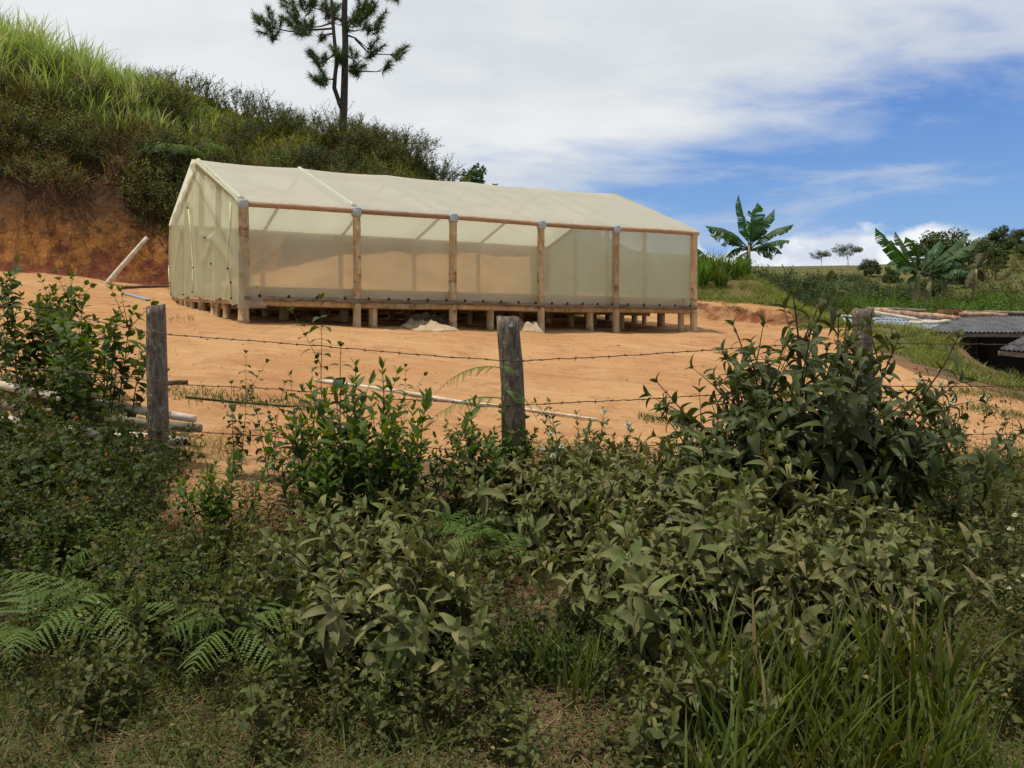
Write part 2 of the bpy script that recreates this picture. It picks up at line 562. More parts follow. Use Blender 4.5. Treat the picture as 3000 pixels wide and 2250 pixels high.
# leaves
MT["l_dusty"] = mat_leaf("dusty broad leaf", (0.030, 0.052, 0.008), (0.100, 0.122, 0.026), (0.20, 0.18, 0.06), trans=0.2, rough=0.65, dust=(0.29, 0.235, 0.115), dust_amt=0.50)
MT["l_dark"] = mat_leaf("dark broad leaf", (0.022, 0.040, 0.008), (0.066, 0.092, 0.020), (0.12, 0.13, 0.04), trans=0.22, rough=0.5, dust=(0.13, 0.115, 0.06), dust_amt=0.3)
MT["l_bright"] = mat_leaf("fresh green leaf", (0.036, 0.076, 0.011), (0.115, 0.170, 0.028), (0.17, 0.20, 0.04), trans=0.3, rough=0.42)
MT["l_lantana"] = mat_leaf("small dark leaf", (0.025, 0.040, 0.008), (0.074, 0.095, 0.019), (0.13, 0.13, 0.04), trans=0.24, rough=0.55)
MT["l_herb"] = mat_leaf("weed leaf", (0.038, 0.047, 0.010), (0.112, 0.122, 0.028), (0.24, 0.18, 0.07), trans=0.26, rough=0.6, dust=(0.15, 0.12, 0.06), dust_amt=0.25)
MT["l_vine"] = mat_leaf("creeper leaf", (0.032, 0.058, 0.010), (0.096, 0.138, 0.025), (0.15, 0.15, 0.04), trans=0.28)
MT["l_fern"] = mat_leaf("fern frond green", (0.060, 0.105, 0.020), (0.150, 0.215, 0.052), (0.2, 0.17, 0.06), trans=0.28)
MT["l_grass"] = mat_leaf("grass blade", (0.044, 0.062, 0.012), (0.120, 0.148, 0.032), (0.26, 0.20, 0.08), trans=0.3, rough=0.55)
MT["l_cane"] = mat_leaf("cane grass blade", (0.12, 0.17, 0.04), (0.32, 0.38, 0.12), (0.34, 0.32, 0.14), trans=0.38, rough=0.55)
MT["l_dry"] = mat_leaf("dry straw", (0.12, 0.080, 0.036), (0.36, 0.26, 0.125), None, trans=0.1, rough=0.8)
MT["l_scrub"] = mat_leaf("hill scrub leaf", (0.036, 0.056, 0.010), (0.135, 0.160, 0.032), (0.16, 0.12, 0.04), trans=0.25, rough=0.55)
MT["l_scrub2"] = mat_leaf("olive scrub leaf", (0.070, 0.085, 0.016), (0.225, 0.240, 0.060), (0.19, 0.15, 0.05), trans=0.28, rough=0.55)
MT["l_scrub3"] = mat_leaf("blue green scrub leaf", (0.026, 0.054, 0.016), (0.075, 0.120, 0.040), (0.12, 0.12, 0.05), trans=0.22, rough=0.55)
MT["l_far"] = mat_leaf("far tree leaf", (0.038, 0.058, 0.020), (0.115, 0.140, 0.048), None, trans=0.25, rough=0.6)
MT["l_hedge"] = mat_leaf("coffee hedge leaf", (0.040, 0.085, 0.012), (0.140, 0.220, 0.032), (0.20, 0.22, 0.05), trans=0.3, rough=0.4)
MT["l_banana"] = mat_leaf("banana leaf", (0.026, 0.070, 0.018), (0.080, 0.150, 0.040), (0.22, 0.2, 0.07), trans=0.32, rough=0.5, spec=0.3)
MT["l_banana_dry"] = mat_leaf("dry banana leaf", (0.075, 0.065, 0.03), (0.15, 0.13, 0.06), None, trans=0.15)
MT["banana_stem"] = mat_wood("banana stem", (0.12, 0.12, 0.04), (0.30, 0.24, 0.11), scale=(3, 3, 1), nscale=3, bump=0.2)
MT["l_pine"] = mat_leaf("pine needles", (0.036, 0.062, 0.020), (0.115, 0.160, 0.045), None, trans=0.15, rough=0.55)
MT["orange_flower"] = mat_leaf("orange flower", (0.55, 0.06, 0.01), (0.75, 0.18, 0.02), None, trans=0.2)
MT["white_flower"] = mat_leaf("cream flower", (0.5, 0.5, 0.3), (0.75, 0.75, 0.55), None, trans=0.2)

# ------------------------------------------------------------------ ground
A = np.array((-3.95, 13.0)); Bp = np.array((3.5, 17.0)); Cp = np.array((0.86, 22.29)); Dp = np.array((-6.98, 18.29))
FX = [-200, -60, -20, -11.6, -8.5, -6, -2, 2, 6, 60, 300]
FY = [0, 12, 18.4, 20.3, 21.0, 22.8, 26.5, 30, 36, 120, 500]
HU = [-3, -0.6, -0.37, -0.19, -0.108, -0.076, -0.03, 0.05, 0.15, 0.25, 3]
HH = [7.6, 7.4, 5.8, 5.1, 4.0, 3.2, 2.6, 1.9, 0.8, 0.0, 0.0]
PS = [-1, 0, 0.35, 0.9, 1.8, 3.0, 4.5, 6.5, 9.5, 200]
PH = [0, 0, 0.17, 0.34, 0.46, 0.62, 0.78, 0.92, 1.0, 1.0]


SHED_DZ = [-0.03, -0.03, -0.03, -0.08, -0.065, -0.03, 0]


def hill_s(x, y):
    return (y - np.interp(x, FX, FY)) * 0.88 + 0.60 * fbm(x * 0.55, y * 0.55, 5, 3) + 0.30 * fbm(x * 1.9, y * 0.7, 15, 2)


def gz(x, y):
    x = np.asarray(x, float); y = np.asarray(y, float)
    xc = np.clip(x, -14, 12); yc = np.clip(y, -5, 30)
    pad = 0.665 + 0.0533 * yc - 0.0487 * xc
    d = (x - A[0]) * 0.473 + (y - A[1]) * -0.881
    pad = pad - 0.5 * sstep(0.5, 8.5, d)
    pad = pad - 0.38 * sstep(5.5, 8.8, x) * (1 - sstep(14.8, 17, y))
    pad = pad + 0.22 * np.exp(-((x - 7.4) ** 2 + (y - 17.4) ** 2) / 1.6)
    verge = 0.16 * np.clip(y - 3.2, 0, 3.4) + 0.0 * x
    w = sstep(6.1, 8.9, y)
    z = verge * (1 - w) + pad * w
    along = ((x + 3.95) * 0.881 + (y - 13.0) * 0.473) / 8.46
    z = z + np.interp(along, [0, 0.2, 0.4, 0.6, 0.8, 1.0, 1.25], SHED_DZ) * sstep(-2.5, -0.3, -d) * (1 - sstep(3.0, 6.5, -d))
    z = z + 0.05 * fbm(x * 0.9, y * 0.9, 1, 4) * (0.6 + 0.8 * (1 - w))
    z = z + 0.045 * fbm(x * 2.7, y * 2.7, 3, 4) + 0.035 * fbm(x * 0.6, y * 0.9, 33, 3) * sstep(7, 9, y)
    # bank to the right of the greenhouse
    yb = np.maximum(24.3 - 0.75 * (x - 1), 19.4) + 0.35 * fbm(x * 0.8, y * 0.8, 9, 3)
    bank = (0.38 * sstep(0, 0.6, y - yb) + 0.62 * sstep(0.5, 4.0, y - yb)) * sstep(0.5, 2.0, x) * (1 - sstep(6.3, 8.2, x)) * (1 - sstep(34, 50, y))
    z = z + bank
    z = z + 0.9 * sstep(22, 32, y) * sstep(1, 4, x) * (1 - sstep(8, 12, x)) * (1 - sstep(40, 60, y))
    # pit with the sheds
    pit = sstep(8.4, 9.5, x + 0.25 * fbm(x, y, 4, 2)) * sstep(15.6, 16.6, y) * (1 - sstep(22, 24, y))
    z = z - 1.7 * pit
    # far grassy hill on the right
    u = x / np.maximum(y, 1.0)
    far = sstep(42, 92, y)
    z = z + far * (5.3 + 0.8 * fbm(x * 0.03, y * 0.03, 2, 3)) + 2.6 * sstep(0.42, 0.60, u) * sstep(38, 80, y)
    z = z - 20 * sstep(140, 500, y)
    z = z + 0.38 * sstep(6.5, 11, -x) * sstep(15, 20, y)
    # apron of washed down clay in front of the cut
    z = z + 1.45 * sstep(-4.2, 0.2, hill_s(x, y) + 0.9 * fbm(x * 0.7, y * 0.7, 44, 3)) * sstep(-9, -3, x) * (1 - sstep(1.5, 5, x)) * (y > 15) * (1 - sstep(30, 36, y))
    # hill with its cut face
    s = hill_s(x, y)
    p = np.interp(s, PS, PH) * np.interp(u, HU, HH) * (y > 0)
    rough = sstep(0.1, 1.0, s) * sstep(0.0, 1.5, p)
    z = z + p + rough * (0.60 * fbm(x * 0.8, y * 0.8, 7, 4) + 0.55 * fbm(x * 2.3, y * 2.3, 8, 4))
    return z


def G(x, y, dz=0.0):
    return np.array((x, y, float(gz(x, y)) + dz))


def spaced(parts):
    r = [np.array([parts[0][0]])]
    for a, b, st in parts:
        n = max(1, int(round((b - a) / st)))
        r.append(np.linspace(a, b, n + 1)[1:])
    return np.concatenate(r)


def build_ground():
    def far(a, b, n):
        return np.geomspace(a, b, n)[1:]
    xr = np.concatenate([spaced([(-20, 16, 0.16)]), far(16, 900, 34)])
    xs = np.concatenate([-far(20, 900, 34)[::-1], xr])
    ys = np.concatenate([-far(4, 400, 20)[::-1], spaced([(-4, 2.2, 0.3), (2.2, 12, 0.09), (12, 18, 0.15), (18, 33, 0.11), (33, 50, 0.6)]), far(50, 900, 40)])
    X, Y = np.meshgrid(xs, ys, indexing="ij")
    Z = gz(X, Y)
    b = B()
    b.grid(np.stack([X, Y, Z], -1).reshape(-1, 3), len(xs), len(ys))
    o = b.obj("ground", MT["ground"])
    s = hill_s(X, Y)
    u = X / np.maximum(Y, 1)
    H = np.interp(u, HU, HH)
    n = fbm(X * 0.35, Y * 0.35, 11, 3)
    hill = (sstep(-0.25, 0.0, s) * (H > 0.6))
    cut = hill * (1 - sstep(1.0, 2.2, s + 0.9 * n)) + 0.45 * hill * sstep(1, 2, s) * (1 - sstep(4.0, 6.0, s))
    pxv = u * 1911 + 1106
    cut = np.maximum(cut, hill * np.exp(-((pxv - 255 - 40 * n) / 75) ** 2) * 1.2 * (1 - sstep(3.2, 4.6, s)) * (Y > 15))
    yard = sstep(6.3, 7.2, Y + 0.5 * n) * (1 - sstep(0.15, 0.35, s) * (H > 0.6))
    yard *= (1 - sstep(5.6, 6.5, X - 0.12 * (Y - 13) + 0.8 * n) * sstep(12.6, 13.6, Y + 0.6 * n))
    yb = np.maximum(24.3 - 0.75 * (X - 1), 19.4)
    yard *= 1 - sstep(0.8, 1.3, Y - yb + 0.5 * n) * (X > 0.5)
    scarp = np.exp(-((Y - yb - 0.35) / 0.5) ** 2) * (X > 2) * (X < 8)
    cut = np.maximum(cut, 0.54 * scarp)
    yard *= (Y < 34)
    # clay shows through the verge near the fence and on the right
    yard = np.maximum(yard, 0.75 * np.exp(-((X + 1.95) ** 2 / 0.5 + (Y - 6.1) ** 2 / 0.8)))
    yard = np.maximum(yard, 0.85 * np.exp(-((X - 1.75) ** 2 / 0.04 + (Y - 3.65) ** 2 / 0.09)))
    grass = np.where(Y > 12, 1.0, 0.30 + 0.35 * sstep(1.4, 2.4, X) * sstep(3.6, 4.6, Y))
    grass = np.where((X > 5) & (Y > 12.5) & (Y < 15.8), 0.22, grass)
    grass = np.where((X > 8) & (Y > 15.5) & (Y < 23), 0.1, grass)
    ca = o.data.attributes.new("mask", "FLOAT_COLOR", "POINT")
    m = np.stack([yard, grass, np.clip(cut, 0, 1), np.ones_like(cut)], -1).reshape(-1, 4)
    ca.data.foreach_set("color", m.astype(np.float32).ravel())
    tag(o, "orange clay yard with weedy verge and hillside", "ground", kind="structure")
    return o


build_ground()

# ------------------------------------------------------------------ greenhouse (plastic covered drying shed)
PXS = [525, 770, 979, 1169, 1331, 1500]
EAVE_PY = [440, 456, 469, 484, 494, 504]
RAIL_PY = [638, 645, 649, 655, 657, 661]


def front_t(px):
    u = (px - 1106) / 1911
    d = Bp - A
    return (u * A[1] - A[0]) / (d[0] - u * d[1])


TS = [front_t(p) for p in PXS]
TS[0], TS[-1] = 0.0, 1.0


def fxy(t): return A + (Bp - A) * t
def bxy(t): return Dp + (Cp - Dp) * t
def eave_z(t):
    zs = [1.6 + (690 - e) / 1911 * fxy(tt)[1] for e, tt in zip(EAVE_PY, TS)]
    return float(np.interp(t, TS, zs))
def rail_z(t):
    zs = [1.6 + (690 - e) / 1911 * fxy(tt)[1] for e, tt in zip(RAIL_PY, TS)]
    return float(np.interp(t, TS, zs))
def beave_z(t): return 3.52 + (3.40 - 3.52) * t
def brail_z(t): return 2.12 + (2.02 - 2.12) * t
def ridge(t):
    a, b = P(428, 345, 15.62), P(1324, 418, 19.66)
    return a + (b - a) * t
def EF(t, dz=0): return np.array((*fxy(t), eave_z(t) + dz))
def EB(t, dz=0): return np.array((*bxy(t), beave_z(t) + dz))
def RF(t, dz=0): return np.array((*fxy(t), rail_z(t) + dz))
def RB(t, dz=0): return np.array((*bxy(t), brail_z(t) + dz))


LONG = np.array((*unit(Bp - A), 0)); IN = np.array((-LONG[1], LONG[0], 0))


def bamboo(b, p, q, r, rng, taper=0.92, seg=10, knots=0.3):
    """a bamboo culm with swollen nodes"""
    p, q = np.asarray(p, float), np.asarray(q, float)
    L = np.linalg.norm(q - p)
    k = max(2, int(L / knots))
    pts, rad = [], []
    side = unit(np.cross(q - p, (0.3, 0.8, 0.5)))
    bow = rng.uniform(-0.008, 0.008) * L
    for i in range(k):
        for f, m in ((0.0, 1.0), (0.42, 0.985), (0.9, 0.99), (0.96, 1.12)):
            t = (i + f) / k
            pts.append(p + (q - p) * t + side * bow * math.sin(PI * t)); rad.append(r * m * (1 + (taper - 1) * t))
    pts.append(q); rad.append(r * taper)
    b.tube(pts, rad, seg, rng.uniform(0.05, 0.9))


def film_grid(fn, nu, nv):
    u, v = np.meshgrid(np.linspace(0, 1, nu), np.linspace(0, 1, nv), indexing="ij")
    return np.array([fn(a, c) for a, c in zip(u.ravel(), v.ravel())])


def build_greenhouse():
    rng = np.random.default_rng(3)
    base = G(*((A + Bp) / 2))
    r = empty("greenhouse", base, "long drying shed with yellowish plastic cover on a bamboo frame over low stilts", "greenhouse")

    def one(name, fn, mat, smooth=True, label=None):
        b = B(); fn(b)
        o = b.obj(name, mat, r, smooth)
        if label: o["label"] = label
        return o

    wb = MT["bamboo"]
    for t in TS:
        f = fxy(t)
        rr = 0.082 if t == 0 else rng.uniform(0.060, 0.074)
        one("post", lambda b: bamboo(b, G(*f, -0.3), EF(t, 0.03), rr, rng), wb)
        g = bxy(t)
        one("back_post", lambda b: bamboo(b, G(*g, -0.3), EB(t, 0.03), 0.06, rng), wb)
        one("rafter", lambda b: bamboo(b, EF(t, -0.03), ridge(t) - (0, 0, 0.13), 0.035, rng), wb)
        one("rafter", lambda b: bamboo(b, EB(t, -0.03), ridge(t) - (0, 0, 0.13), 0.035, rng), wb)
        # plastic wrapped round the post head

        def wrap(b, t=t):
            c = EF(t)
            s = 0.62 if t in (1.0,) else 1.0
            n = 11
            z = np.linspace(-0.085, 0.055, n)
            rad = 0.080 * (0.86 + 0.14 * np.sin(np.linspace(0.3, 2.9, n)) + rng.uniform(-0.04, 0.05, n))
            b.tube([c + (0, 0, zz * s) for zz in z], rad * (1 if s == 1 else 0.8), 14)
            p = c - LONG * rng.uniform(0.07, 0.11); q = c + LONG * rng.uniform(0.09, 0.14)
            b.tube(np.linspace(p, q, 9), 0.050 + rng.uniform(-0.006, 0.010, 9) - 0.012 * np.abs(np.linspace(-1, 1, 9)), 10)
        one("plastic_wrap", wrap, MT["tape"] if t < 1 else MT["film_gable"])
    for s in (0.28, 0.52, 0.76):                                   # gable posts at both ends
        for e0, e1, t in ((A, Dp, 0.0), (Bp, Cp, 1.0)):
            g = e0 + (e1 - e0) * s
            top = (EF(t) + (ridge(t) - EF(t)) * s * 2) if s <= 0.5 else (EB(t) + (ridge(t) - EB(t)) * (1 - s) * 2)
            one("gable_post", lambda b: bamboo(b, G(*g, -0.3), (g[0], g[1], top[2] - 0.1), 0.05, rng), wb)
    one("ridge_pole", lambda b: bamboo(b, ridge(-0.005) - (0, 0, 0.11), ridge(1.005) - (0, 0, 0.11), 0.035, rng, 1.0), wb)
    for i in range(5):                                               # eave and platform beams, one culm per bay
        t0, t1 = TS[i], TS[i + 1]
        one("eave_beam", lambda b: bamboo(b, EF(t0) - IN * 0.0, EF(t1), 0.043, rng, 1.0), MT["board"])
        one("eave_beam", lambda b: bamboo(b, EB(t0), EB(t1), 0.045, rng, 1.0), wb)
        one("floor_beam", lambda b: bamboo(b, RF(t0, -0.105) + IN * 0.03, RF(t1, -0.105) + IN * 0.03, 0.050, rng, 1.0), wb)
        one("floor_beam", lambda b: bamboo(b, RB(t0, -0.165) - IN * 0.03, RB(t1, -0.165) - IN * 0.03, 0.055, rng, 1.0), wb)

        def batt(b, t0=t0, t1=t1):
            n = 9
            pts = [RF(t0 + (t1 - t0) * k / (n - 1), -0.035) - IN * 0.065 for k in range(n)]
            b.tube([p + (0, 0, rng.uniform(-0.008, 0.008)) for p in pts], 0.036, 8, rng.uniform(0.3, 0.7))
        one("clamp_batten", batt, MT["bamboo_dark"])
        nb = 4 if i == 0 else 5
        for k in range(nb):
            t = t0 + (t1 - t0) * (k + 0.5) / nb

            def btn(b, t=t):
                c = RF(t, 0.0) - IN * 0.105
                b.tube([c - (0, 0, 0), c - IN * 0.014], [0.026, 0.017], 8)
            one("clip", btn, MT["button"])
    # floor and the low boards of the drying tray
    def floor(b):
        a0, a1, c0, c1 = RF(-0.005, -0.085), RF(1.005, -0.085), RB(-0.005, -0.085), RB(1.005, -0.085)
        for k in range(9):
            f0, f1 = k / 9 + 0.004, (k + 1) / 9 - 0.004
            p = [a0 + (c0 - a0) * f0, a1 + (c1 - a1) * f0, a1 + (c1 - a1) * f1, a0 + (c0 - a0) * f1]
            v = np.array(p + [q - np.array((0, 0, 0.05)) for q in p])
            b.add(v, [(0, 1, 2, 3), (7, 6, 5, 4), (0, 4, 5, 1), (1, 5, 6, 2), (2, 6, 7, 3), (3, 7, 4, 0)], None, rng.uniform(0.3, 0.8))
    one("floor", floor, MT["board"], False)
    for a0, a1, off in ((RF(0, 0), RF(1, 0), IN * 0.22), (RB(0, 0), RB(1, 0), -IN * 0.22), (RF(0, 0), RB(0, 0), LONG * 0.22), (RF(1, 0), RB(1, 0), -LONG * 0.22)):
        one("tray_board", lambda b: b.beam(a0 + off + (0, 0, 0.045), a1 + off + (0, 0, 0.045), 0.03, 0.20), MT["tray"], False)
    for s in (0.25, 0.5, 0.75):
        one("joist", lambda b: bamboo(b, RF(0, -0.18) + (RB(0, -0.18) - RF(0, -0.18)) * s, RF(1, -0.18) + (RB(1, -0.18) - RF(1, -0.18)) * s, 0.05, rng, 1.0), wb)
    for k, (px, rr) in enumerate(((810, 0.072), (1065, 0.066), (1280, 0.07), (1478, 0.06))):       # short stilts in the front row
        f = fxy(front_t(px)) + IN[:2] * 0.10
        one("stilt", lambda b: bamboo(b, G(*f, -0.2), (f[0], f[1], rail_z(front_t(px)) - 0.13), rr, rng, 1.0), wb)
    for s in (0.18, 0.34, 0.5, 0.66, 0.82, 1.0):
        for t in (0.0, 0.1, 0.22, 0.36, 0.5, 0.62, 0.75, 0.88, 1.0):
            g = fxy(t) + (bxy(t) - fxy(t)) * s + rng.uniform(-0.06, 0.06, 2) * (0.0 < t < 1.0)
            top = rail_z(t) + (brail_z(t) - rail_z(t)) * s - 0.13
            one("stilt", lambda b: bamboo(b, G(*g, -0.2), (g[0], g[1], top), rng.uniform(0.055, 0.09), rng, 1.0), wb)

    # ---- films
    def local(t):
        i = min(4, max(0, int(np.searchsorted(TS, t) - 1)))
        return (t - TS[i]) / (TS[i + 1] - TS[i])

    def roof(t, s):
        t = -0.012 + 1.024 * t
        rg = ridge(t) + (0, 0, 0.0)
        e0, e1 = EF(t, 0.052) - IN * 0.03, EB(t, 0.052) + IN * 0.03
        sag = math.sin(PI * min(1, max(0, local(min(1, max(0, t)))))) ** 0.8
        if s < 0.5:
            k = s * 2; p = e0 + (rg - e0) * k
        else:
            k = (1 - s) * 2; p = e1 + (rg - e1) * k
        p = p - np.array((0, 0, 0.03 * sag * (0.35 + 0.65 * k) + 0.03 * math.sin(PI * k) * sag))
        p[2] += 0.012 * math.sin(t * 61 + 5 * k + 2 * math.sin(3 * k)) * math.sin(PI * k) * sag
        if s < 0.02 or s > 0.98:
            p[2] -= 0.04
        return p
    one("roof_cover", lambda b: b.grid(film_grid(roof, 121, 41), 121, 41), MT["film_roof"])

    def seam(b, t, s0, s1):
        pts = [roof((t + 0.012) / 1.024, s0 + (s1 - s0) * k / 14) + np.array((0, 0, -0.018)) for k in range(15)]
        b.tube(pts, 0.046, 10)
    for t in (0.0, TS[1]):
        o = one("roof_seam", lambda b: seam(b, t, 0.02, 0.5), MT["film_seam"])

    def wall(edge0, edge1, dep, folds):
        def fn(u, v):
            lo, hi = edge0(u), edge1(u)
            p = lo + (hi - lo) * v
            w = 0.010 * math.sin(u * 55 + 3 * v) * math.sin(PI * v)
            for (u0, v0, u1, v1, h, wd) in folds:
                d = np.array((u1 - u0, (v1 - v0) * 0.35)); q = np.array((u - u0, (v - v0) * 0.35))
                k = min(1, max(0, q.dot(d) / d.dot(d)))
                w += h * math.exp(-(np.linalg.norm(q - d * k) / wd) ** 2)
            return p + dep * w
        return fn
    one("front_wall_film", lambda b: b.grid(film_grid(wall(lambda u: RF(u, -0.03) + IN * 0.075, lambda u: EF(u, 0.03) + IN * 0.075, -IN,
        [(0.0, 0.05, 0.06, 0.55, 0.05, 0.01), (0.0, 0.0, 0.05, 0.2, 0.04, 0.012), (0.99, 0.05, 0.86, 0.15, 0.03, 0.008)]), 140, 18), 140, 18), MT["film_wall"])
    one("back_wall_film", lambda b: b.grid(film_grid(wall(lambda u: RB(u, -0.2) + IN * 0.075, lambda u: EB(u, 0.03) + IN * 0.075, IN, []), 80, 12), 80, 12), MT["film_back"])

    # gable ends: px positions on the left end give the folds
    def end_film(e0, e1, t, out, folds, bottom):
        def pt(s, v):
            g = e0 + (e1 - e0) * s
            k = 1 - abs(2 * s - 1)
            ez = eave_z(t) + (beave_z(t) - eave_z(t)) * s
            top = ez + (ridge(t)[2] - (eave_z(t) + beave_z(t)) / 2) * k + 0.035
            bot = bottom(s)
            z = bot + (top - bot) * v
            w = 0.02 * math.sin(s * 31 + 2 * v) * (1 - v) + 0.012 * math.sin(s * 67 - 4 * v)
            for (s0, z0, s1, z1, h, wd) in folds:
                L = 5.9
                d = np.array(((s1 - s0) * L, z1 - z0)); q = np.array(((s - s0) * L, z - z0))
                kk = min(1, max(0, q.dot(d) / (d.dot(d) + 1e-9)))
                w += h * math.exp(-(np.linalg.norm(q - d * kk) / wd) ** 2)
            w *= float(sstep(0.0, 0.07, s)) * 0.9 + 0.1
            return np.array((g[0], g[1], z)) + out * (0.085 + w)
        return pt

    wv = A[1] - 0  # noqa

    def on_end(px, py):
        """(s, z) on the left end wall under a picture point"""
        u = (px - 1106) / 1911
        d = Dp - A
        s = (u * A[1] - A[0]) / (d[0] - u * d[1])
        Y = A[1] + s * d[1]
        return s, 1.6 + (690 - py) / 1911 * Y

    def cr(x, y):     # point of a 957 px wide detail view -> picture point
        return on_end((480 + x * 300 / 957) * 2212 / 3000, (440 + y * 300 / 957) * 2212 / 3000)
    lines = [((330, 130), (680, 880), 0.075, 0.07), ((330, 130), (500, 560), 0.05, 0.06), ((325, 300), (330, 545), 0.06, 0.05),
             ((330, 545), (365, 1325), 0.10, 0.06), ((515, 825), (545, 1400), 0.09, 0.05), ((515, 825), (420, 1050), 0.05, 0.05),
             ((515, 825), (690, 1080), 0.05, 0.06), ((515, 825), (400, 800), 0.04, 0.04), ((480, 900), (460, 1350), 0.05, 0.06),
             ((200, 560), (215, 760), 0.05, 0.05), ((215, 760), (130, 1250), 0.05, 0.06), ((180, 330), (140, 640), 0.03, 0.05),
             ((690, 1110), (600, 1400), 0.04, 0.05), ((240, 1360), (290, 1000), 0.03, 0.05)]
    folds = []
    lines = [(a, c, h * 0.6, w) for a, c, h, w in lines]
    for a, c, h, w in lines:
        s0, z0 = cr(*a); s1, z1 = cr(*c)
        folds.append((s0, z0, s1, z1, h, w * 1.6))
    bs = [(0.0, 1440), (0.03, 1460), (0.16, 1385), (0.3, 1420), (0.45, 1380), (0.62, 1375), (0.8, 1385), (1.0, 1360)]

    def bottom(s):
        py = (440 + float(np.interp(s, [q[0] for q in bs], [q[1] for q in bs])) * 300 / 957) * 2212 / 3000
        Y = A[1] + s * (Dp - A)[1]
        return 1.6 + (690 - py) / 1911 * Y + 0.02 * math.sin(s * 70)
    OUTL = -LONG
    left = end_film(A - IN[:2] * 0.10, Dp + IN[:2] * 0.08, 0.0, OUTL, folds, bottom)
    one("end_wall_film", lambda b: b.grid(film_grid(left, 110, 60), 110, 60), MT["film_gable"])
    rf = [(0.1, 2.6, 0.5, 3.6, 0.06, 0.12), (0.3, 2.3, 0.75, 3.2, 0.06, 0.1), (0.75, 3.3, 0.3, 2.9, 0.06, 0.1), (0.9, 2.9, 0.6, 2.4, 0.05, 0.09), (0.2, 3.1, 0.05, 2.2, 0.05, 0.08)]
    right = end_film(Bp, Cp, 1.0, LONG, rf, lambda s: 1.86 + 0.14 * s)
    one("end_wall_film", lambda b: b.grid(film_grid(right, 60, 30), 60, 30), MT["film_end"])
    # film lapping round the front corner post
    def lap(u, v):
        lo, hi = RF(0, -0.19 + 0.0), RF(0, 0.85)
        wd = 0.36 * (1 - v) ** 1.5 + 0.02
        ang = u
        p = lo + (hi - lo) * v
        return p - IN * (0.098 + 0.012 * math.sin(9 * u + 6 * v)) + LONG * (-0.11 + (wd + 0.05) * ang)
    one("corner_flap", lambda b: b.grid(film_grid(lap, 12, 20), 12, 20), MT["film_wall"])

    def on_film(s, z, off=0.012):
        s = min(0.985, max(0.012, s))
        k = 1 - abs(2 * s - 1)
        top = eave_z(0) + (beave_z(0) - eave_z(0)) * s + (ridge(0)[2] - (eave_z(0) + beave_z(0)) / 2) * k + 0.035
        bot = bottom(s)
        return left(s, min(1, max(0, (z - bot) / (top - bot)))) + OUTL * off

    def strip(pts, w):
        def fn(b):
            q = []
            for (s0, z0), (s1, z1) in zip(pts[:-1], pts[1:]):
                q += [on_film(s0, z0, 0.02)]
            b.tube(q + [on_film(*pts[-1])], w, 6)
        return fn
    one("edge_strip", strip([cr(684, y) for y in (500, 700, 880, 1110, 1240, 1400)], 0.013), MT["batten"])
    one("edge_strip", strip([cr(x, y) for x, y in ((332, 560), (340, 800), (350, 1100), (358, 1200), (366, 1330))], 0.012), MT["batten"])
    one("edge_strip", strip([cr(x, y) for x, y in ((98, 1080), (108, 1240), (112, 1350))], 0.012), MT["batten"])
    for x, y in ((330, 545), (350, 1100), (365, 1325), (515, 825), (530, 1065), (682, 700), (682, 880), (688, 1110), (690, 1240), (695, 1385), (105, 1090), (112, 1240), (118, 1350), (240, 1350)):
        def btn(b, x=x, y=y):
            q = on_film(*cr(x, y), 0.010)
            b.tube([q, q + OUTL * 0.025], [0.018, 0.012], 8)
        one("clip", btn, MT["button"])


build_greenhouse()


# ------------------------------------------------------------------ sacks, poles and other loose things in the yard
def cloth_heap(name, outline, h, seed, label, cat, mat, group=None):
    """a crumpled sheet lying on the ground: outline is a list of ground points"""
    rng = np.random.default_rng(seed)
    o = np.array(outline, float)
    c = o.mean(0)
    nr, na = 26, 90
    ang = np.linspace(0, 1, na, endpoint=False) * len(o)
    ring = np.array([o[int(a) % len(o)] * (1 - a % 1) + o[(int(a) + 1) % len(o)] * (a % 1) for a in ang])
    pts = []
    for i in range(nr):
        k = i / (nr - 1)
        for j in range(na):
            p = c + (ring[j] - c) * k
            z = h * (1 - k ** 1.6) * max(0.08, 0.42 + 1.5 * fbm(p[0] * 2.6, p[1] * 2.6, seed, 2)) + 0.10 * h / 0.2 * abs(vnoise(p[0] * 9, p[1] * 6, seed)) * (1 - k ** 4)
            z += (0.13 * h / 0.25 * abs(fbm(p[0] * 4.2 + 2 * p[1], p[1] * 4.2, seed + 1, 2)) + 0.05 * abs(fbm(p[0] * 13, p[1] * 9, seed + 2, 2))) * min(1, 3.5 * (1 - k)) + 0.008
            pts.append((p[0], p[1], float(gz(p[0], p[1])) + max(0.006, z)))
    b = B()
    q = []
    for i in range(nr - 1):
        for j in range(na):
            j2 = (j + 1) % na
            q.append((i * na + j, (i + 1) * na + j, (i + 1) * na + j2, i * na + j2))
    b.add(pts, q)
    ob = b.obj(name, mat)
    return tag(ob, label, cat, group)


def gp(px, py, Y):
    p = P(px, py, Y)
    return p[:2]


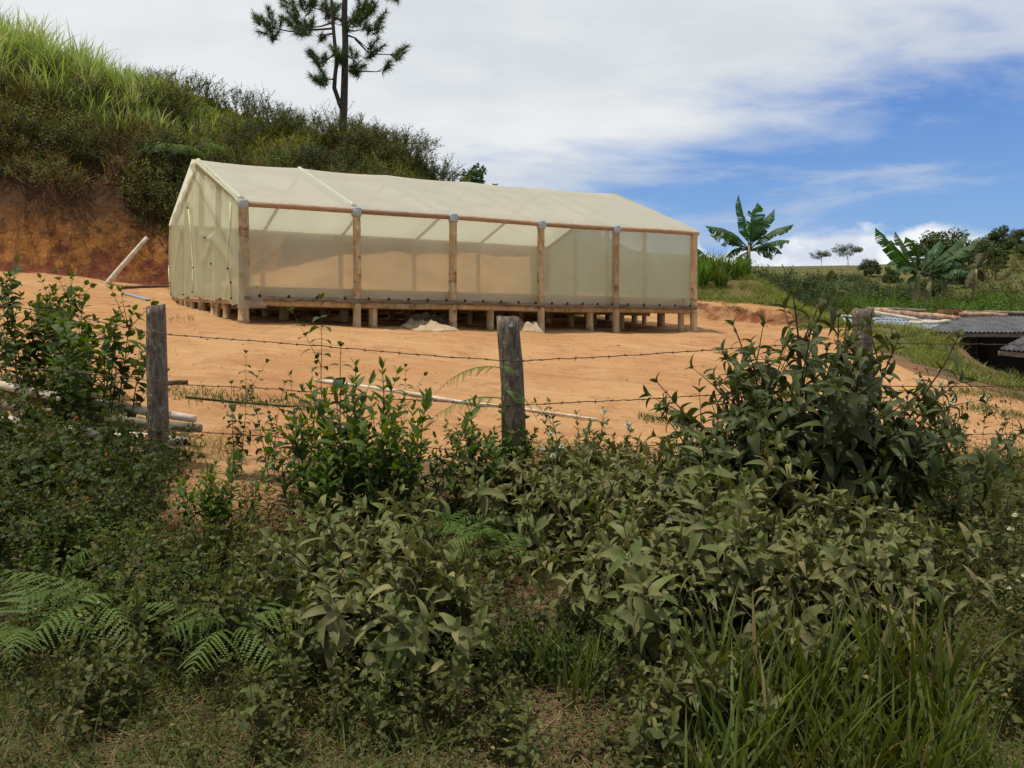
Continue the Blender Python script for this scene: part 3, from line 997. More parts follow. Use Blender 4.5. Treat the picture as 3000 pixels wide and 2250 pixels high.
cloth_heap("crumpled_sack", [gp(860, 700, 14.25), gp(900, 705, 13.95), gp(955, 712, 13.9), gp(992, 706, 14.2), gp(965, 690, 14.8), gp(880, 680, 15.2)], 0.15, 4,
           "crumpled pale sacking spilling out between the front posts near the middle", "sack", MT["sack"])
cloth_heap("crumpled_sack", [gp(850, 690, 15.0), gp(930, 690, 14.9), gp(975, 690, 15.1), gp(970, 685, 15.9), gp(880, 685, 15.9)], 0.30, 9,
           "brownish bulging sack further under the shed floor, behind the pale sacking", "sack", mat_plain("brown sack", (0.22, 0.17, 0.11), 0.85, 0.2, 0.4, 5))
cloth_heap("fallen_sheet", [gp(1088, 700, 15.3), gp(1135, 712, 14.9), gp(1176, 718, 14.95), gp(1150, 700, 15.6), gp(1100, 690, 16.0)], 0.26, 14,
           "dull sloping sheet of sacking under the shed just right of the middle fence post", "sack", MT["sack"])


def pole(name, pts, r, mat, label, cat, group=None, taper=0.8, seg=9, seed=1, hollow=False):
    rng = np.random.default_rng(seed)
    pts = np.array(pts, float)
    n = max(8, 3 * len(pts))
    s = np.linspace(0, len(pts) - 1, n)
    q = np.array([[np.interp(a, range(len(pts)), pts[:, k]) for k in range(3)] for a in s])
    q[1:-1] += rng.uniform(-1, 1, (n - 2, 3)) * r * 0.18
    b = B()
    rad = r * np.linspace(1, taper, n) * rng.uniform(0.93, 1.07, n)
    b.tube(q, rad, seg, 0.5)
    o = b.obj(name, mat)
    tag(o, label, cat, group)
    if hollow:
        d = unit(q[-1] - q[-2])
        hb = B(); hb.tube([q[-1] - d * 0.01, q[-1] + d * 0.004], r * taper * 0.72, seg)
        hb.obj("bore_shade", MT["interior_shade"], o)  # solid dark disc painted as the shade of the bore
    return o


def on_ground(px, py):
    """walk along the view ray to where it meets the ground"""
    Y = 4.0
    while Y < 60:
        p = P(px, py, Y)
        if p[2] <= gz(p[0], p[1]):
            return p
        Y += 0.02
    return P(px, py, 20)


_b = on_ground(232, 614)
pole("leaning_pole", [_b - (0.05, 0, 0.06), (_b + P(318, 513, _b[1] + 0.3)) / 2 + (0, 0, 0.02), P(318, 513, _b[1] + 0.3)], 0.062, MT["pale_log"], "thick peeled pole leaning at a slant in front of the cut bank", "pole", seed=2)
a, b_ = gp(262, 624, 19.3), gp(372, 620, 19.6)
pole("dry_branch", [G(*a, 0.04), G(*((a + b_) / 2), 0.06), G(*b_, 0.05)], 0.035, MT["twig"], "thin dry branch lying on the ground left of the plastic end wall", "branch", seed=3)
a, b_ = gp(272, 637, 18.2), gp(320, 640, 17.6)
bb = B(); bb.beam(G(*a, 0.03), G(*b_, 0.03), 0.12, 0.025)
tag(bb.obj("pale_plank", MT["zinc"], None, False), "short whitish plank lying on the clay below the leaning pole", "plank")


pp = [on_ground(x, y) + np.array((0, 0, 0.02)) for x, y in ((682, 826), (830, 845), (985, 872), (1110, 885), (1200, 898), (1292, 911))]
pole("bamboo_pole", pp, 0.021, MT["pale_log"], "long thin pale pole lying across the yard behind the middle fence post", "pole", taper=0.6, seed=5)
pp = [on_ground(x, y) + np.array((0, 0, 0.02)) for x, y in ((352, 832), (405, 829))]
pole("dry_stick", pp, 0.022, MT["twig"], "short brown stick on the clay just right of the left fence post", "stick", seed=6)
pp = [on_ground(x, y) + np.array((0, 0, 0.02)) for x, y in ((400, 862), (500, 872), (600, 880), (690, 887))]
pole("grey_hose", pp, 0.010, MT["green_stem"], "thin grey green hose running along the clay right of the left post", "hose", taper=1.0, seed=7)
# pale logs behind the flowering bush on the left
for i, (y0, y1, x1, dz, Y0, Y1, r, lab) in enumerate((
        (828, 905, 420, 0.0, 7.9, 7.0, 0.042, "upper pale log of the stack behind the orange flowered bush"),
        (870, 925, 432, 0.0, 7.3, 6.75, 0.045, "squared dull beam in the log stack, its end beside the left post"),
        (900, 955, 400, 0.0, 7.0, 6.5, 0.045, "lowest bamboo of the log stack, its hollow round end showing"))):
    pole("pale_log" if i != 2 else "bamboo_log", [P(-220, y0 - 40, Y0 + 0.5), P(80, y0 + 20, (Y0 + Y1) / 2 + 0.2), P(x1, y1, Y1)], r, MT["pale_log"] if i != 1 else MT["bamboo_dark"], lab, "log", seed=20 + i, hollow=(i == 2))
pp = [on_ground(x, y) + np.array((0, 0, 0.03)) for x, y in ((400, 1211), (520, 1210), (700, 1212))]
pole("fallen_cane", pp, 0.013, MT["pale_log"], "thin pale cane lying in the weeds of the lower left verge", "cane", seed=31)
b = B()
a = G(PX(412, 6.55), 6.55)
b.beam(a - (0, 0, 0.1), a + (0, 0, 0.42), 0.05, 0.05)
tag(b.obj("support_stake", MT["post"], None, False), "short square stake under the log ends right of the left post", "stake")


# clods and stones on the yard, nobody could count them
def pebbles():
    rng = np.random.default_rng(8)
    n = 3600
    x = rng.uniform(-7, 9, n); y = rng.uniform(7, 21, n)
    ok = (hill_s(x, y) < -0.2)
    x, y = x[ok], y[ok]
    z = gz(x, y)
    T = (np.array([(1, 0, 0), (0, 1, 0), (-1, 0, 0), (0, -1, 0), (0.1, 0.1, 0.7), (0, 0, -0.6)], float), np.zeros((0, 4), int),
         np.array([(0, 1, 4), (1, 2, 4), (2, 3, 4), (3, 0, 4), (1, 0, 5), (2, 1, 5), (3, 2, 5), (0, 3, 5)]))
    s = rng.uniform(0.004, 0.015, len(x)) * (1 + (rng.random(len(x)) > 0.97) * 1.5)
    Ms = np.zeros((len(x), 3, 3))
    th = rng.uniform(0, 6.3, len(x))
    Ms[:, 0, 0] = np.cos(th) * s; Ms[:, 1, 0] = np.sin(th) * s
    Ms[:, 0, 1] = -np.sin(th) * s * 0.7; Ms[:, 1, 1] = np.cos(th) * s * 0.7
    Ms[:, 2, 2] = s * 0.7
    b = B(); b.inst(T, Ms, np.stack([x, y, z + s * 0.2], 1), rng.random(len(x)))
    n = 2600
    x = rng.uniform(-14.5, -5.5, n); y = rng.uniform(18.5, 24, n)
    hs_ = hill_s(x, y)
    ok = (hs_ > -1.1) & (hs_ < 0.9) & (rng.random(n) < np.exp(-((hs_ - 0.0) / 0.5) ** 2))
    x, y = x[ok], y[ok]
    s = rng.uniform(0.008, 0.028, len(x))
    th = rng.uniform(0, 6.3, len(x))
    Ms = np.zeros((len(x), 3, 3))
    Ms[:, 0, 0] = np.cos(th) * s; Ms[:, 1, 0] = np.sin(th) * s
    Ms[:, 0, 1] = -np.sin(th) * s * 0.7; Ms[:, 1, 1] = np.cos(th) * s * 0.7
    Ms[:, 2, 2] = s * 0.8
    b.inst(T, Ms, np.stack([x, y, gz(x, y) + s * 0.2], 1), rng.random(len(x)))
    tag(b.obj("clods", mat_plain("dry clay clod", (0.38, 0.20, 0.095), 0.9, 0.1, 0.35, 2), None, False), "loose dry clods scattered over the orange clay yard", "clods", kind="stuff")


pebbles()


# ------------------------------------------------------------------ fence
POST = [(337, 660, 1045, 6.4, 0.070, (0.03, 0.01)), (1098, 686, 1050, 5.7, 0.074, (0.09, 0.0)), (1861, 668, 1020, 6.6, 0.072, (0.06, 0.0))]


def fence_post(i, label):
    px, pt, pb, Y, r, lean = POST[i]
    rng = np.random.default_rng(40 + i)
    top = P(px, pt, Y)
    bot = np.array((top[0] + lean[0] + (0.03 if i == 1 else -0.02 if i == 0 else 0.0), Y, float(gz(top[0], Y)) - 0.25))
    if i == 0: bot[0] = P(345, 1000, Y)[0]
    if i == 1: bot[0] = P(1122, 1000, Y)[0]
    if i == 2: bot[0] = P(1872, 900, Y)[0]
    n = 22; seg = 18
    b = B()
    rows = []
    ang = np.arange(seg) / seg * 2 * PI
    for k in range(n):
        t = k / (n - 1)
        c = bot + (top - bot) * t
        rr = r * (1.10 - 0.12 * t) * (1 + 0.07 * fbm(ang * 1.3 + 3 * i, np.full(seg, t * 4), 60 + i, 3) * 2)
        # splayed bulge towards the foot and a slightly slanting sawn top
        rr = rr * (1 + 0.22 * max(0, 0.25 - t) * 2)
        zz = np.zeros(seg)
        if k == n - 1:
            zz = 0.009 * np.cos(ang + i * 2.0) + 0.006 * rng.uniform(-1, 1, seg)
        rows.append(np.stack([c[0] + rr * np.cos(ang), c[1] + rr * np.sin(ang), c[2] + zz], 1))
    v = np.concatenate(rows + [top[None] + (0, 0, 0.0)])
    k = np.arange(seg); k2 = (k + 1) % seg
    q = np.concatenate([np.stack([j * seg + k, j * seg + k2, (j + 1) * seg + k2, (j + 1) * seg + k], 1) for j in range(n - 1)])
    b.add(v, q, np.stack([(n - 1) * seg + k, (n - 1) * seg + k2, np.full(seg, n * seg)], 1))
    o = b.obj("fence_post", MT["post"])
    return tag(o, label, "fence post", "wooden posts of the barbed wire fence")


fence_post(0, "grey lichen spotted fence post standing beside the orange flowered bush")
fence_post(1, "leaning weathered fence post in the middle, ferns climbing its foot")
fence_post(2, "pale mottled fence post behind the big dark leaved shrub")


def strand(pts, label):
    rng = np.random.default_rng(len(label))
    q = []
    for (x0, y0, Y0), (x1, y1, Y1) in zip(pts[:-1], pts[1:]):
        a, c = P(x0, y0, Y0), P(x1, y1, Y1)
        n = max(3, int(np.linalg.norm(c - a) / 0.05))
        for k in range(n):
            t = k / n
            q.append(a + (c - a) * t + rng.uniform(-0.003, 0.003, 3))
    q.append(P(*pts[-1]))
    q = np.array(q)
    bb = B(); bb.tube(q, 0.0032, 5)
    d = np.cumsum(np.r_[0, np.linalg.norm(np.diff(q, axis=0), axis=1)])
    for s in np.arange(0.05, d[-1], 0.125):
        c = np.array([np.interp(s, d, q[:, k]) for k in range(3)])
        for _ in range(2):
            w = unit(rng.normal(size=3)) * 0.016
            bb.tube([c - w, c + w], [0.0016, 0.0010], 4)
        bb.tube([c - (0.006, 0, 0), c + (0.006, 0, 0)], 0.0055, 5)
    tag(bb.obj("barbed_wire", MT["wire"]), label, "barbed wire", "strands of the barbed wire fence")


FY_ = 0.085
strand([(-250, 640, 6.6), (120, 672, 6.45), (240, 700, 6.4), (317, 718, 6.4 - FY_), (357, 722, 6.4 - FY_), (700, 748, 6.0), (950, 770, 5.8), (1080, 778, 5.7 - FY_), (1122, 780, 5.7 - FY_), (1400, 765, 6.0), (1657, 748, 6.4), (1842, 740, 6.6 - FY_), (1882, 741, 6.6 - FY_), (2212, 745, 6.9), (2500, 740, 7.2)],
       "top strand of barbed wire strung between the fence posts")
strand([(-250, 770, 6.6), (120, 800, 6.45), (312, 820, 6.4 - FY_), (357, 830, 6.4 - FY_), (590, 840, 6.1), (860, 862, 5.85), (1085, 876, 5.7 - FY_), (1140, 874, 5.7 - FY_), (1401, 862, 6.0), (1555, 852, 6.2), (1786, 838, 6.5), (1845, 836, 6.6 - FY_), (1890, 835, 6.6 - FY_), (2212, 834, 6.9), (2500, 836, 7.2)],
       "second strand of barbed wire, below the top one on the posts")
strand([(-250, 900, 6.6), (330, 930, 6.4 - FY_), (436, 933, 6.3), (617, 946, 6.1), (900, 966, 5.8), (1095, 980, 5.7 - FY_), (1401, 962, 6.0), (1850, 942, 6.6 - FY_), (2134, 938, 6.85), (2500, 938, 7.2)],
       "lowest strand of barbed wire, mostly hidden in the weeds")


# ------------------------------------------------------------------ plants: leaves, shrubs, ferns, grasses
def leaf_T(w, droop, fold=0.18, wide=0.42, n=4, wave=0.0):
    """unit leaf along +x: w full width, droop of the tip, V fold along the midrib"""
    ts = np.linspace(0, 1, n + 1)
    v = [(0, 0, 0)]
    q, t = [], []
    for i in range(1, n):
        a = ts[i]
        hw = w / 2 * (math.sin(PI * min(1, a ** (math.log(0.5) / math.log(wide)))) ** 0.8)
        z = 0.10 * a - droop * a ** 2
        x = a * (1 - 0.25 * droop * a)
        wv = wave * (1 if i % 2 else -1)
        v += [(x, hw, z + fold * hw + wv), (x, 0, z), (x, -hw, z + fold * hw - wv)]
    v.append((1 - 0.28 * droop, 0, 0.10 - droop * 1.05))
    last = len(v) - 1
    t += [(0, 2, 1), (0, 3, 2)]
    for i in range(n - 2):
        a = 1 + 3 * i
        q += [(a, a + 1, a + 4, a + 3), (a + 1, a + 2, a + 5, a + 4)]
    a = 1 + 3 * (n - 2)
    t += [(a, a + 1, last), (a + 1, a + 2, last)]
    return np.array(v, float), np.array(q, int).reshape(-1, 4), np.array(t, int)


def frame(d, up):
    d = unit(d)
    l = np.cross(up, d)
    if np.linalg.norm(l) < 1e-4:
        l = np.cross((0.3, 1, 0.2), d)
    l = unit(l)
    return np.stack([d, l, np.cross(d, l)], 1)


class Leaves:
    def __init__(self, temps):
        self.temps = temps
        self.d = [[] for _ in temps]

    def put(self, pos, d, up, size, tint, k=0):
        self.d[k].append((np.asarray(pos, float), frame(d, up) * size, tint))

    def into(self, b):
        for T, L in zip(self.temps, self.d):
            if L:
                b.inst(T, np.array([x[1] for x in L]), np.array([x[0] for x in L]), np.array([x[2] for x in L]))
        return b


def rotax(v, ax, a):
    ax = unit(ax)
    return v * math.cos(a) + np.cross(ax, v) * math.sin(a) + ax * ax.dot(v) * (1 - math.cos(a))


def grow(S, L, rng, base, d, length, r0, o, depth=0):
    """one stem with opposite leaf pairs, then its side branches"""
    n = max(5, int(length / 0.05))
    pts = [np.array(base, float)]
    d = unit(d)
    for i in range(n):
        t = i / n
        d = unit(d + np.array((0, 0, o["up"])) / n + np.array((d[0], d[1], 0)) * o["out"] / n - np.array((0, 0, o["sag"])) * t * t / n * 3 + rng.normal(0, o["wob"], 3))
        pts.append(pts[-1] + d * length / n)
    pts = np.array(pts)
    S.tube(pts, np.linspace(r0, r0 * 0.3, len(pts)), 5, rng.random(), cap=False)
    tg = np.gradient(pts, axis=0)
    s0 = o["start"] if depth == 0 else 0.12
    s = s0 * length
    roll = rng.uniform(0, PI)
    nt = len(L.temps)
    while s < length:
        f = s / length * n
        i = min(n - 1, int(f))
        p = pts[i] + (pts[i + 1] - pts[i]) * (f - i)
        t = unit(tg[i])
        a = unit(np.cross(t, (0.37, 0.21, 0.9)))
        a = rotax(a, t, roll)
        young = 1 - min(1.0, (length - s) / (o["tip"] * length + 1e-6))
        sz = o["leaf"] * (1 - 0.55 * young) * rng.uniform(0.58, 1.2) * (0.85 if depth else 1)
        el = o["el"] * (1 - 0.45 * young) + rng.normal(0, 0.15)
        pair = (1, -1) if o.get("opp", True) else (1,)
        for sg in pair:
            if rng.random() < o.get("miss", 0.08):
                continue
            ld = unit(a * sg * math.sin(el) + t * math.cos(el) + rng.normal(0, 0.10, 3) - np.array((0, 0, o.get("hang", 0.0))))
            up = t - ld * t.dot(ld) + np.array((0, 0, 0.25)) + rng.normal(0, 0.12, 3)
            ti = np.clip(rng.normal(0.42, 0.20) + 0.3 * young, 0, 0.88)
            if rng.random() < o.get("old", 0.02): ti = 1.0
            L.put(p + ld * 0.004, ld, up, sz * (1 - 0.12 * young), ti, rng.integers(nt) if young < 0.7 else 0)
        roll += PI / 2 + rng.normal(0, 0.2) if o.get("opp", True) else 2.4 + rng.normal(0, 0.2)
        s += o["gap"] * (1 - 0.45 * young) * rng.uniform(0.8, 1.2)
    for k in range(o.get("rosette", 3)):
        ph = k * 2.1 + rng.uniform(0, 0.6)
        a = rotax(unit(np.cross(tg[-1], (0.3, 0.2, 0.9))), unit(tg[-1]), ph)
        ld = unit(a * 0.55 + unit(tg[-1]) * 0.8)
        L.put(pts[-1], ld, unit(tg[-1]) + rng.normal(0, 0.1, 3), o["leaf"] * rng.uniform(0.35, 0.55), min(0.88, rng.uniform(0.6, 0.9)), 0)
    tips = [pts[-1]]
    if depth < o.get("levels", 1):
        for k in range(o["branches"] if depth == 0 else max(1, o["branches"] // 3)):
            f = rng.uniform(o.get("b0", 0.25), 0.88)
            i = int(f * n)
            t = unit(tg[i])
            a = rotax(unit(np.cross(t, (0.37, 0.21, 0.9))), t, rng.uniform(0, 6.28))
            bd = unit(t * math.cos(o["bel"]) + a * math.sin(o["bel"]))
            tips += grow(S, L, rng, pts[i], bd, length * (1 - f * 0.55) * rng.uniform(0.35, 0.6), r0 * 0.55, o, depth + 1)
    return tips


def shrub(seed, stems, h, spread, lean, r0, leafT, o):
    rng = np.random.default_rng(seed)
    S = B(); L = Leaves(leafT)
    tips = []
    ph = rng.uniform(0, 6.28)
    for k in range(stems):
        th = ph + k * 2.399 + rng.normal(0, 0.3)
        rr = spread * math.sqrt((k + 0.3) / stems)
        ln = lean[0] + (lean[1] - lean[0]) * ((k + 0.5) / stems) + rng.normal(0, 0.06)
        d = np.array((math.sin(ln) * math.cos(th), math.sin(ln) * math.sin(th), math.cos(ln)))
        tips += grow(S, L, rng, (rr * math.cos(th), rr * math.sin(th), -0.04), d, h * rng.uniform(0.72, 1.08), r0 * rng.uniform(0.75, 1.1), o)
    return S, L, tips


def flower_heads(tips, seed, r, n, petals=7, frac=1.0):
    """small domed flower heads on chosen stem tips"""
    rng = np.random.default_rng(seed)
    b = B()
    T = leaf_T(0.9, 0.25, 0.1, 0.55, 3)
    L = Leaves([T])
    for p in tips:
        if rng.random() > frac:
            continue
        for k in range(n):
            a = rng.uniform(0, 6.28); e = rng.uniform(0.2, 1.5)
            d = np.array((math.cos(a) * math.cos(e), math.sin(a) * math.cos(e), math.sin(e)))
            c = p + d * r * 0.5
            for j in range(petals):
                w = unit(d * 0.4 + rng.normal(0, 0.6, 3))
                L.put(c, w, d, r * 0.5, rng.random())
    return L.into(b)


def plant_meshes(kind, seed, stems, h, spread, lean, r0, temps, o, lm, sm, flowers=None):
    S, L, tips = shrub(seed, stems, h, spread, lean, r0, temps, o)
    out = [("stem", S.mesh(kind + " stem", sm)), ("foliage", L.into(B()).mesh(kind + " foliage", lm))]
    if flowers:
        r, n, pet, frac = flowers[0]
        fr = np.random.default_rng(seed)
        tips = [t for t in tips if t[2] > 0.25]
        for k in fr.permutation(len(tips))[:max(2, int(round(frac * len(tips))))]:
            out.append(("flower", flower_heads([tips[k]], seed + int(k), r, n, pet).mesh(kind + " flower", flowers[1])))
    return out


def place(name, meshes, loc, label, cat, group=None, rz=0.0, scale=1.0, tilt=(0, 0)):
    r = empty(name, loc, label, cat, group, rz, scale)
    r.rotation_euler = (tilt[0], tilt[1], rz)
    for pn, me in meshes:
        if len(me.vertices):
            part(pn, me, r)
    return r


RN = np.random.default_rng(77)
T_broad = [leaf_T(wd, dr, 0.42, 0.38, 7) for wd, dr in ((0.38, 0.30), (0.34, 0.5), (0.40, 0.7), (0.36, 1.0), (0.30, 0.85))]
T_lance = [leaf_T(0.33, dr, 0.25, 0.42, 5) for dr in (0.1, 0.3, 0.5)]
T_small = [leaf_T(0.55, dr, 0.15, 0.38, 4) for dr in (0.15, 0.4, 0.6)]
T_tiny = [leaf_T(0.5, dr, 0.1, 0.45, 3) for dr in (0.1, 0.4)]
O_dusty = dict(up=0.25, out=0.32, sag=0.22, wob=0.03, start=0.10, tip=0.25, leaf=0.155, el=1.15, gap=0.075, branches=4, bel=0.75, levels=1, hang=0.16, old=0.05, miss=0.10)
O_dark = dict(up=0.30, out=0.25, sag=0.15, wob=0.03, start=0.15, tip=0.25, leaf=0.180, el=1.22, gap=0.115, branches=6, bel=0.70, levels=1, hang=0.16, old=0.01, miss=0.06)
O_bright = dict(up=0.5, out=0.10, sag=0.0, wob=0.02, start=0.12, tip=0.25, leaf=0.150, el=0.95, gap=0.062, branches=3, bel=0.5, levels=1, hang=0.0, old=0.01)
O_lant = dict(up=0.25, out=0.35, sag=0.3, wob=0.05, start=0.08, tip=0.2, leaf=0.092, el=1.15, gap=0.058, branches=7, bel=0.8, levels=1, hang=0.12, old=0.01)
O_weed = dict(up=0.4, out=0.1, sag=0.1, wob=0.04, start=0.12, tip=0.3, leaf=0.075, el=1.0, gap=0.052, branches=3, bel=0.6, levels=1, hang=0.15, old=0.03)
O_slim = dict(up=0.2, out=0.1, sag=0.1, wob=0.03, start=0.15, tip=0.2, leaf=0.095, el=1.15, gap=0.07, branches=2, bel=0.6, levels=1, hang=0.35, old=0.02)

# ---- prototypes
dusty = [plant_meshes("dusty shrub", 100 + i, st, h, 0.14, (0.15, 0.85), 0.008, T_broad, O_dusty, MT["l_dusty"], MT["twig"]) for i, (st, h) in enumerate(((8, 0.68), (8, 0.60), (7, 0.76), (8, 0.56)))]
dark = plant_meshes("dark shrub", 120, 11, 1.22, 0.14, (0.06, 0.66), 0.012, T_broad[1:], O_dark, MT["l_dark"], MT["twig"])
dark2 = plant_meshes("dark shrub", 121, 7, 0.85, 0.12, (0.1, 0.75), 0.010, T_broad[1:], O_dark, MT["l_dark"], MT["twig"])
bright = [plant_meshes("green bush", 130 + i, 9, 0.95, 0.20, (0.03, 0.38), 0.008, T_lance, O_bright, MT["l_bright"], MT["green_stem"]) for i in range(2)]
lantana = [plant_meshes("flowering bush", 140 + i, 11, 0.85, 0.26, (0.1, 0.8), 0.007, T_small, O_lant, MT["l_lantana"], MT["twig"], ((0.020, 10, 5, 0.07), MT["orange_flower"])) for i in range(3)]
herb = [plant_meshes("weed", 150 + i, 4, 0.34, 0.07, (0.1, 0.6), 0.003, T_small, dict(O_weed, leaf=0.055), MT["l_herb"], MT["green_stem"]) for i in range(4)]
weedtall = [plant_meshes("tall weed", 160 + i, 4, 0.78, 0.10, (0.03, 0.35), 0.005, T_lance[1:], dict(O_weed, leaf=0.10), MT["l_herb"], MT["green_stem"], ((0.030, 18, 5, 0.30), MT["white_flower"])) for i in range(3)]
slim = [plant_meshes("slender weed", 170 + i, 2, 1.0, 0.03, (0.03, 0.22), 0.0045, T_small, O_slim, MT["l_lantana"], MT["twig"]) for i in range(3)]
vine = [plant_meshes("leafy creeper", 180 + i, 8, 0.75, 0.12, (0.05, 0.5), 0.005, T_small, dict(O_weed, leaf=0.095, branches=4), MT["l_vine"], MT["green_stem"]) for i in range(2)]


def at_px(px, Y, dz=-0.01):
    x = PX(px, Y)
    return G(x, Y, dz)


def hscale(px_top, px, Y, native):
    g = at_px(px, Y)
    return float((P(px, px_top, Y)[2] - g[2]) / native)


# the big dark shrub in front of the third post
place("broadleaf_shrub", dark, at_px(1775, 5.5), "large dark green shrub with drooping broad leaves before the third fence post", "shrub", None, 0.4, 1.12)
place("broadleaf_shrub", dark2, at_px(1905, 5.15), "dark shrub with big hanging leaves at the right foot of the largest shrub", "shrub", None, 2.0, 1.12)
place("broadleaf_shrub", dark2, at_px(1615, 5.35), "dark broad leaved shrub leaning left at the foot of the largest shrub", "shrub", None, 4.3, 1.12)
place("broadleaf_shrub", dark2, at_px(1480, 5.2), "dark shrub with arching shoots between the middle post and the largest shrub", "shrub", None, 1.2, 0.72)
dark3 = plant_meshes("dark shrub", 123, 10, 1.0, 0.16, (0.1, 0.75), 0.010, T_broad[1:], dict(O_dark, branches=7), MT["l_dark"], MT["twig"])
place("broadleaf_shrub", dark3, at_px(1715, 5.6), "dark leafy shrub filling the left half of the tall clump before the third fence post", "shrub", None, 1.7, 1.08)
# the mass of dusty shrubs
spots = [(1180, 5.0), (1300, 4.9), (1540, 4.8), (1660, 4.7), (1900, 4.55), (1360, 4.3), (1490, 4.25),
         (1620, 4.2), (1750, 4.15), (1870, 4.2), (1450, 3.85), (1720, 3.75), (1830, 3.85), (1390, 4.55), (1560, 4.45), (1830, 4.35), (1160, 5.35), (1240, 5.45), (1330, 5.35), (1420, 5.3), (1510, 5.15), (1275, 5.2)]
for i, (px, Y) in enumerate(spots):
    place("dusty_shrub", dusty[i % 4], at_px(px + RN.uniform(-15, 15), Y), "dust coated broad leaved shrub in the dense thicket in front of the large dark shrub", "shrub",
          "dusty shrubs of the thicket at the lower right", RN.uniform(0, 6.28), RN.uniform(0.88, 1.12) * (0.93 if Y < 3.9 else 0.86 if Y > 5.05 else 1.1 if 4.45 < Y < 4.85 and px < 1850 else 0.82 if px > 1890 else 1.0))
for i, (px, Y, sc_, lab) in enumerate(((700, 4.55, 0.8, "dusty shrub with flat pale leaves below the fresh green bush"), (810, 4.25, 0.95, "dusty shrub with pale leaves lower centre, between the verge and the thicket"),
                                       (880, 3.75, 1.0, "dusty shrub with the largest pale leaves, nearest the road in the lower centre"), (740, 3.85, 0.85, "dusty shrub beside the thin fallen cane, lower left of centre"),
(1530, 3.25, 0.62, "low dusty shrub with a rosette of long leaves above the grass clump"))):
    place("dusty_shrub", dusty[(i + 1) % 4], at_px(px, Y), lab, "shrub", None, RN.uniform(0, 6.28), sc_)
# fresh green bush
place("green_bush", bright[0], at_px(765, 5.45), "fresh green bush of upright lance shaped leaves, taller and left of the middle post", "bush", None, 0.5, 1.0)
place("green_bush", bright[1], at_px(850, 5.3), "fresh green bush of pointed leaves nearest the middle post, lower than its neighbour", "bush", None, 2.2, 0.86)
place("green_bush", bright[1], at_px(690, 5.2), "fresh green lower bush at the left foot of the pointed leaved pair", "bush", None, 4.2, 0.72)
# flowering bushes on the left
for i, (px, Y, s) in enumerate(((40, 5.9, 1.0), (150, 6.0, 1.0), (255, 5.9, 0.9), (90, 5.4, 0.95), (210, 5.35, 0.9), (-40, 5.3, 1.0), (10, 6.5, 1.0), (245, 5.1, 0.62), (130, 4.9, 0.7), (20, 4.8, 0.75))):
    place("flowering_bush", lantana[i % 3], at_px(px, Y), "dark small leaved bush with scattered orange flowers at the left of the fence", "bush", "orange flowered bushes left of the fence post", RN.uniform(0, 6.28), s * 0.80)
for i, (px, Y, s, lab) in enumerate(((225, 7.2, 1.55, "tall leafy creeper rising above the flowering bushes, left of the left post"), (175, 7.6, 1.25, "bright leafy shrub in the yard edge behind the flowering bushes"),
                                     (100, 7.8, 1.45, "leafy green shrub behind the fence, second from the picture edge"), (30, 8.0, 1.5, "leafy green shrub behind the fence at the left picture edge"), (130, 7.0, 1.0, "low leafy creeper on top of the pale logs"))):
    place("leafy_shrub", vine[i % 2] if i != 1 else bright[0], at_px(px, Y), lab, "shrub", None, RN.uniform(0, 6.28), s if i != 1 else 0.95)
# creepers at the middle post
for i, (px, Y, s, lab) in enumerate(((1075, 5.6, 0.85, "leafy creeper climbing the left side of the middle post"), (1130, 5.55, 0.75, "leafy creeper at the right foot of the middle post"), (1010, 5.6, 0.72, "thin creeper with red tips between the green bush and the middle post"))):
    place("leafy_creeper", vine[i % 2], at_px(px, Y), lab, "creeper", None, RN.uniform(0, 6.28), s)
# tall pale weeds with cream heads
for i, (px, top, Y, lab) in enumerate(((2035, 795, 6.2, "yellow green weed topped with cream flower heads, right of the largest shrub"), (1985, 860, 6.0, "pale green weed crowding the right edge of the largest shrub"),
                                       (2110, 840, 6.3, "pale weed with cream heads further right, against the bare clay"), (1265, 850, 5.5, "weed with one cream flower head right of the middle post"),
                                       (1950, 800, 6.5, "pale green weed behind the largest shrub, close to the third post"), (2060, 920, 5.8, "leafy weed low down at the right of the largest shrub"), (1200, 900, 5.4, "slender pale weed close behind the dusty thicket"))):
    g = at_px(px, Y)
    place("flowering_weed", weedtall[i % 3], g, lab, "weed", None, RN.uniform(0, 6.28), max(0.5, hscale(top, px, Y, 0.82)))
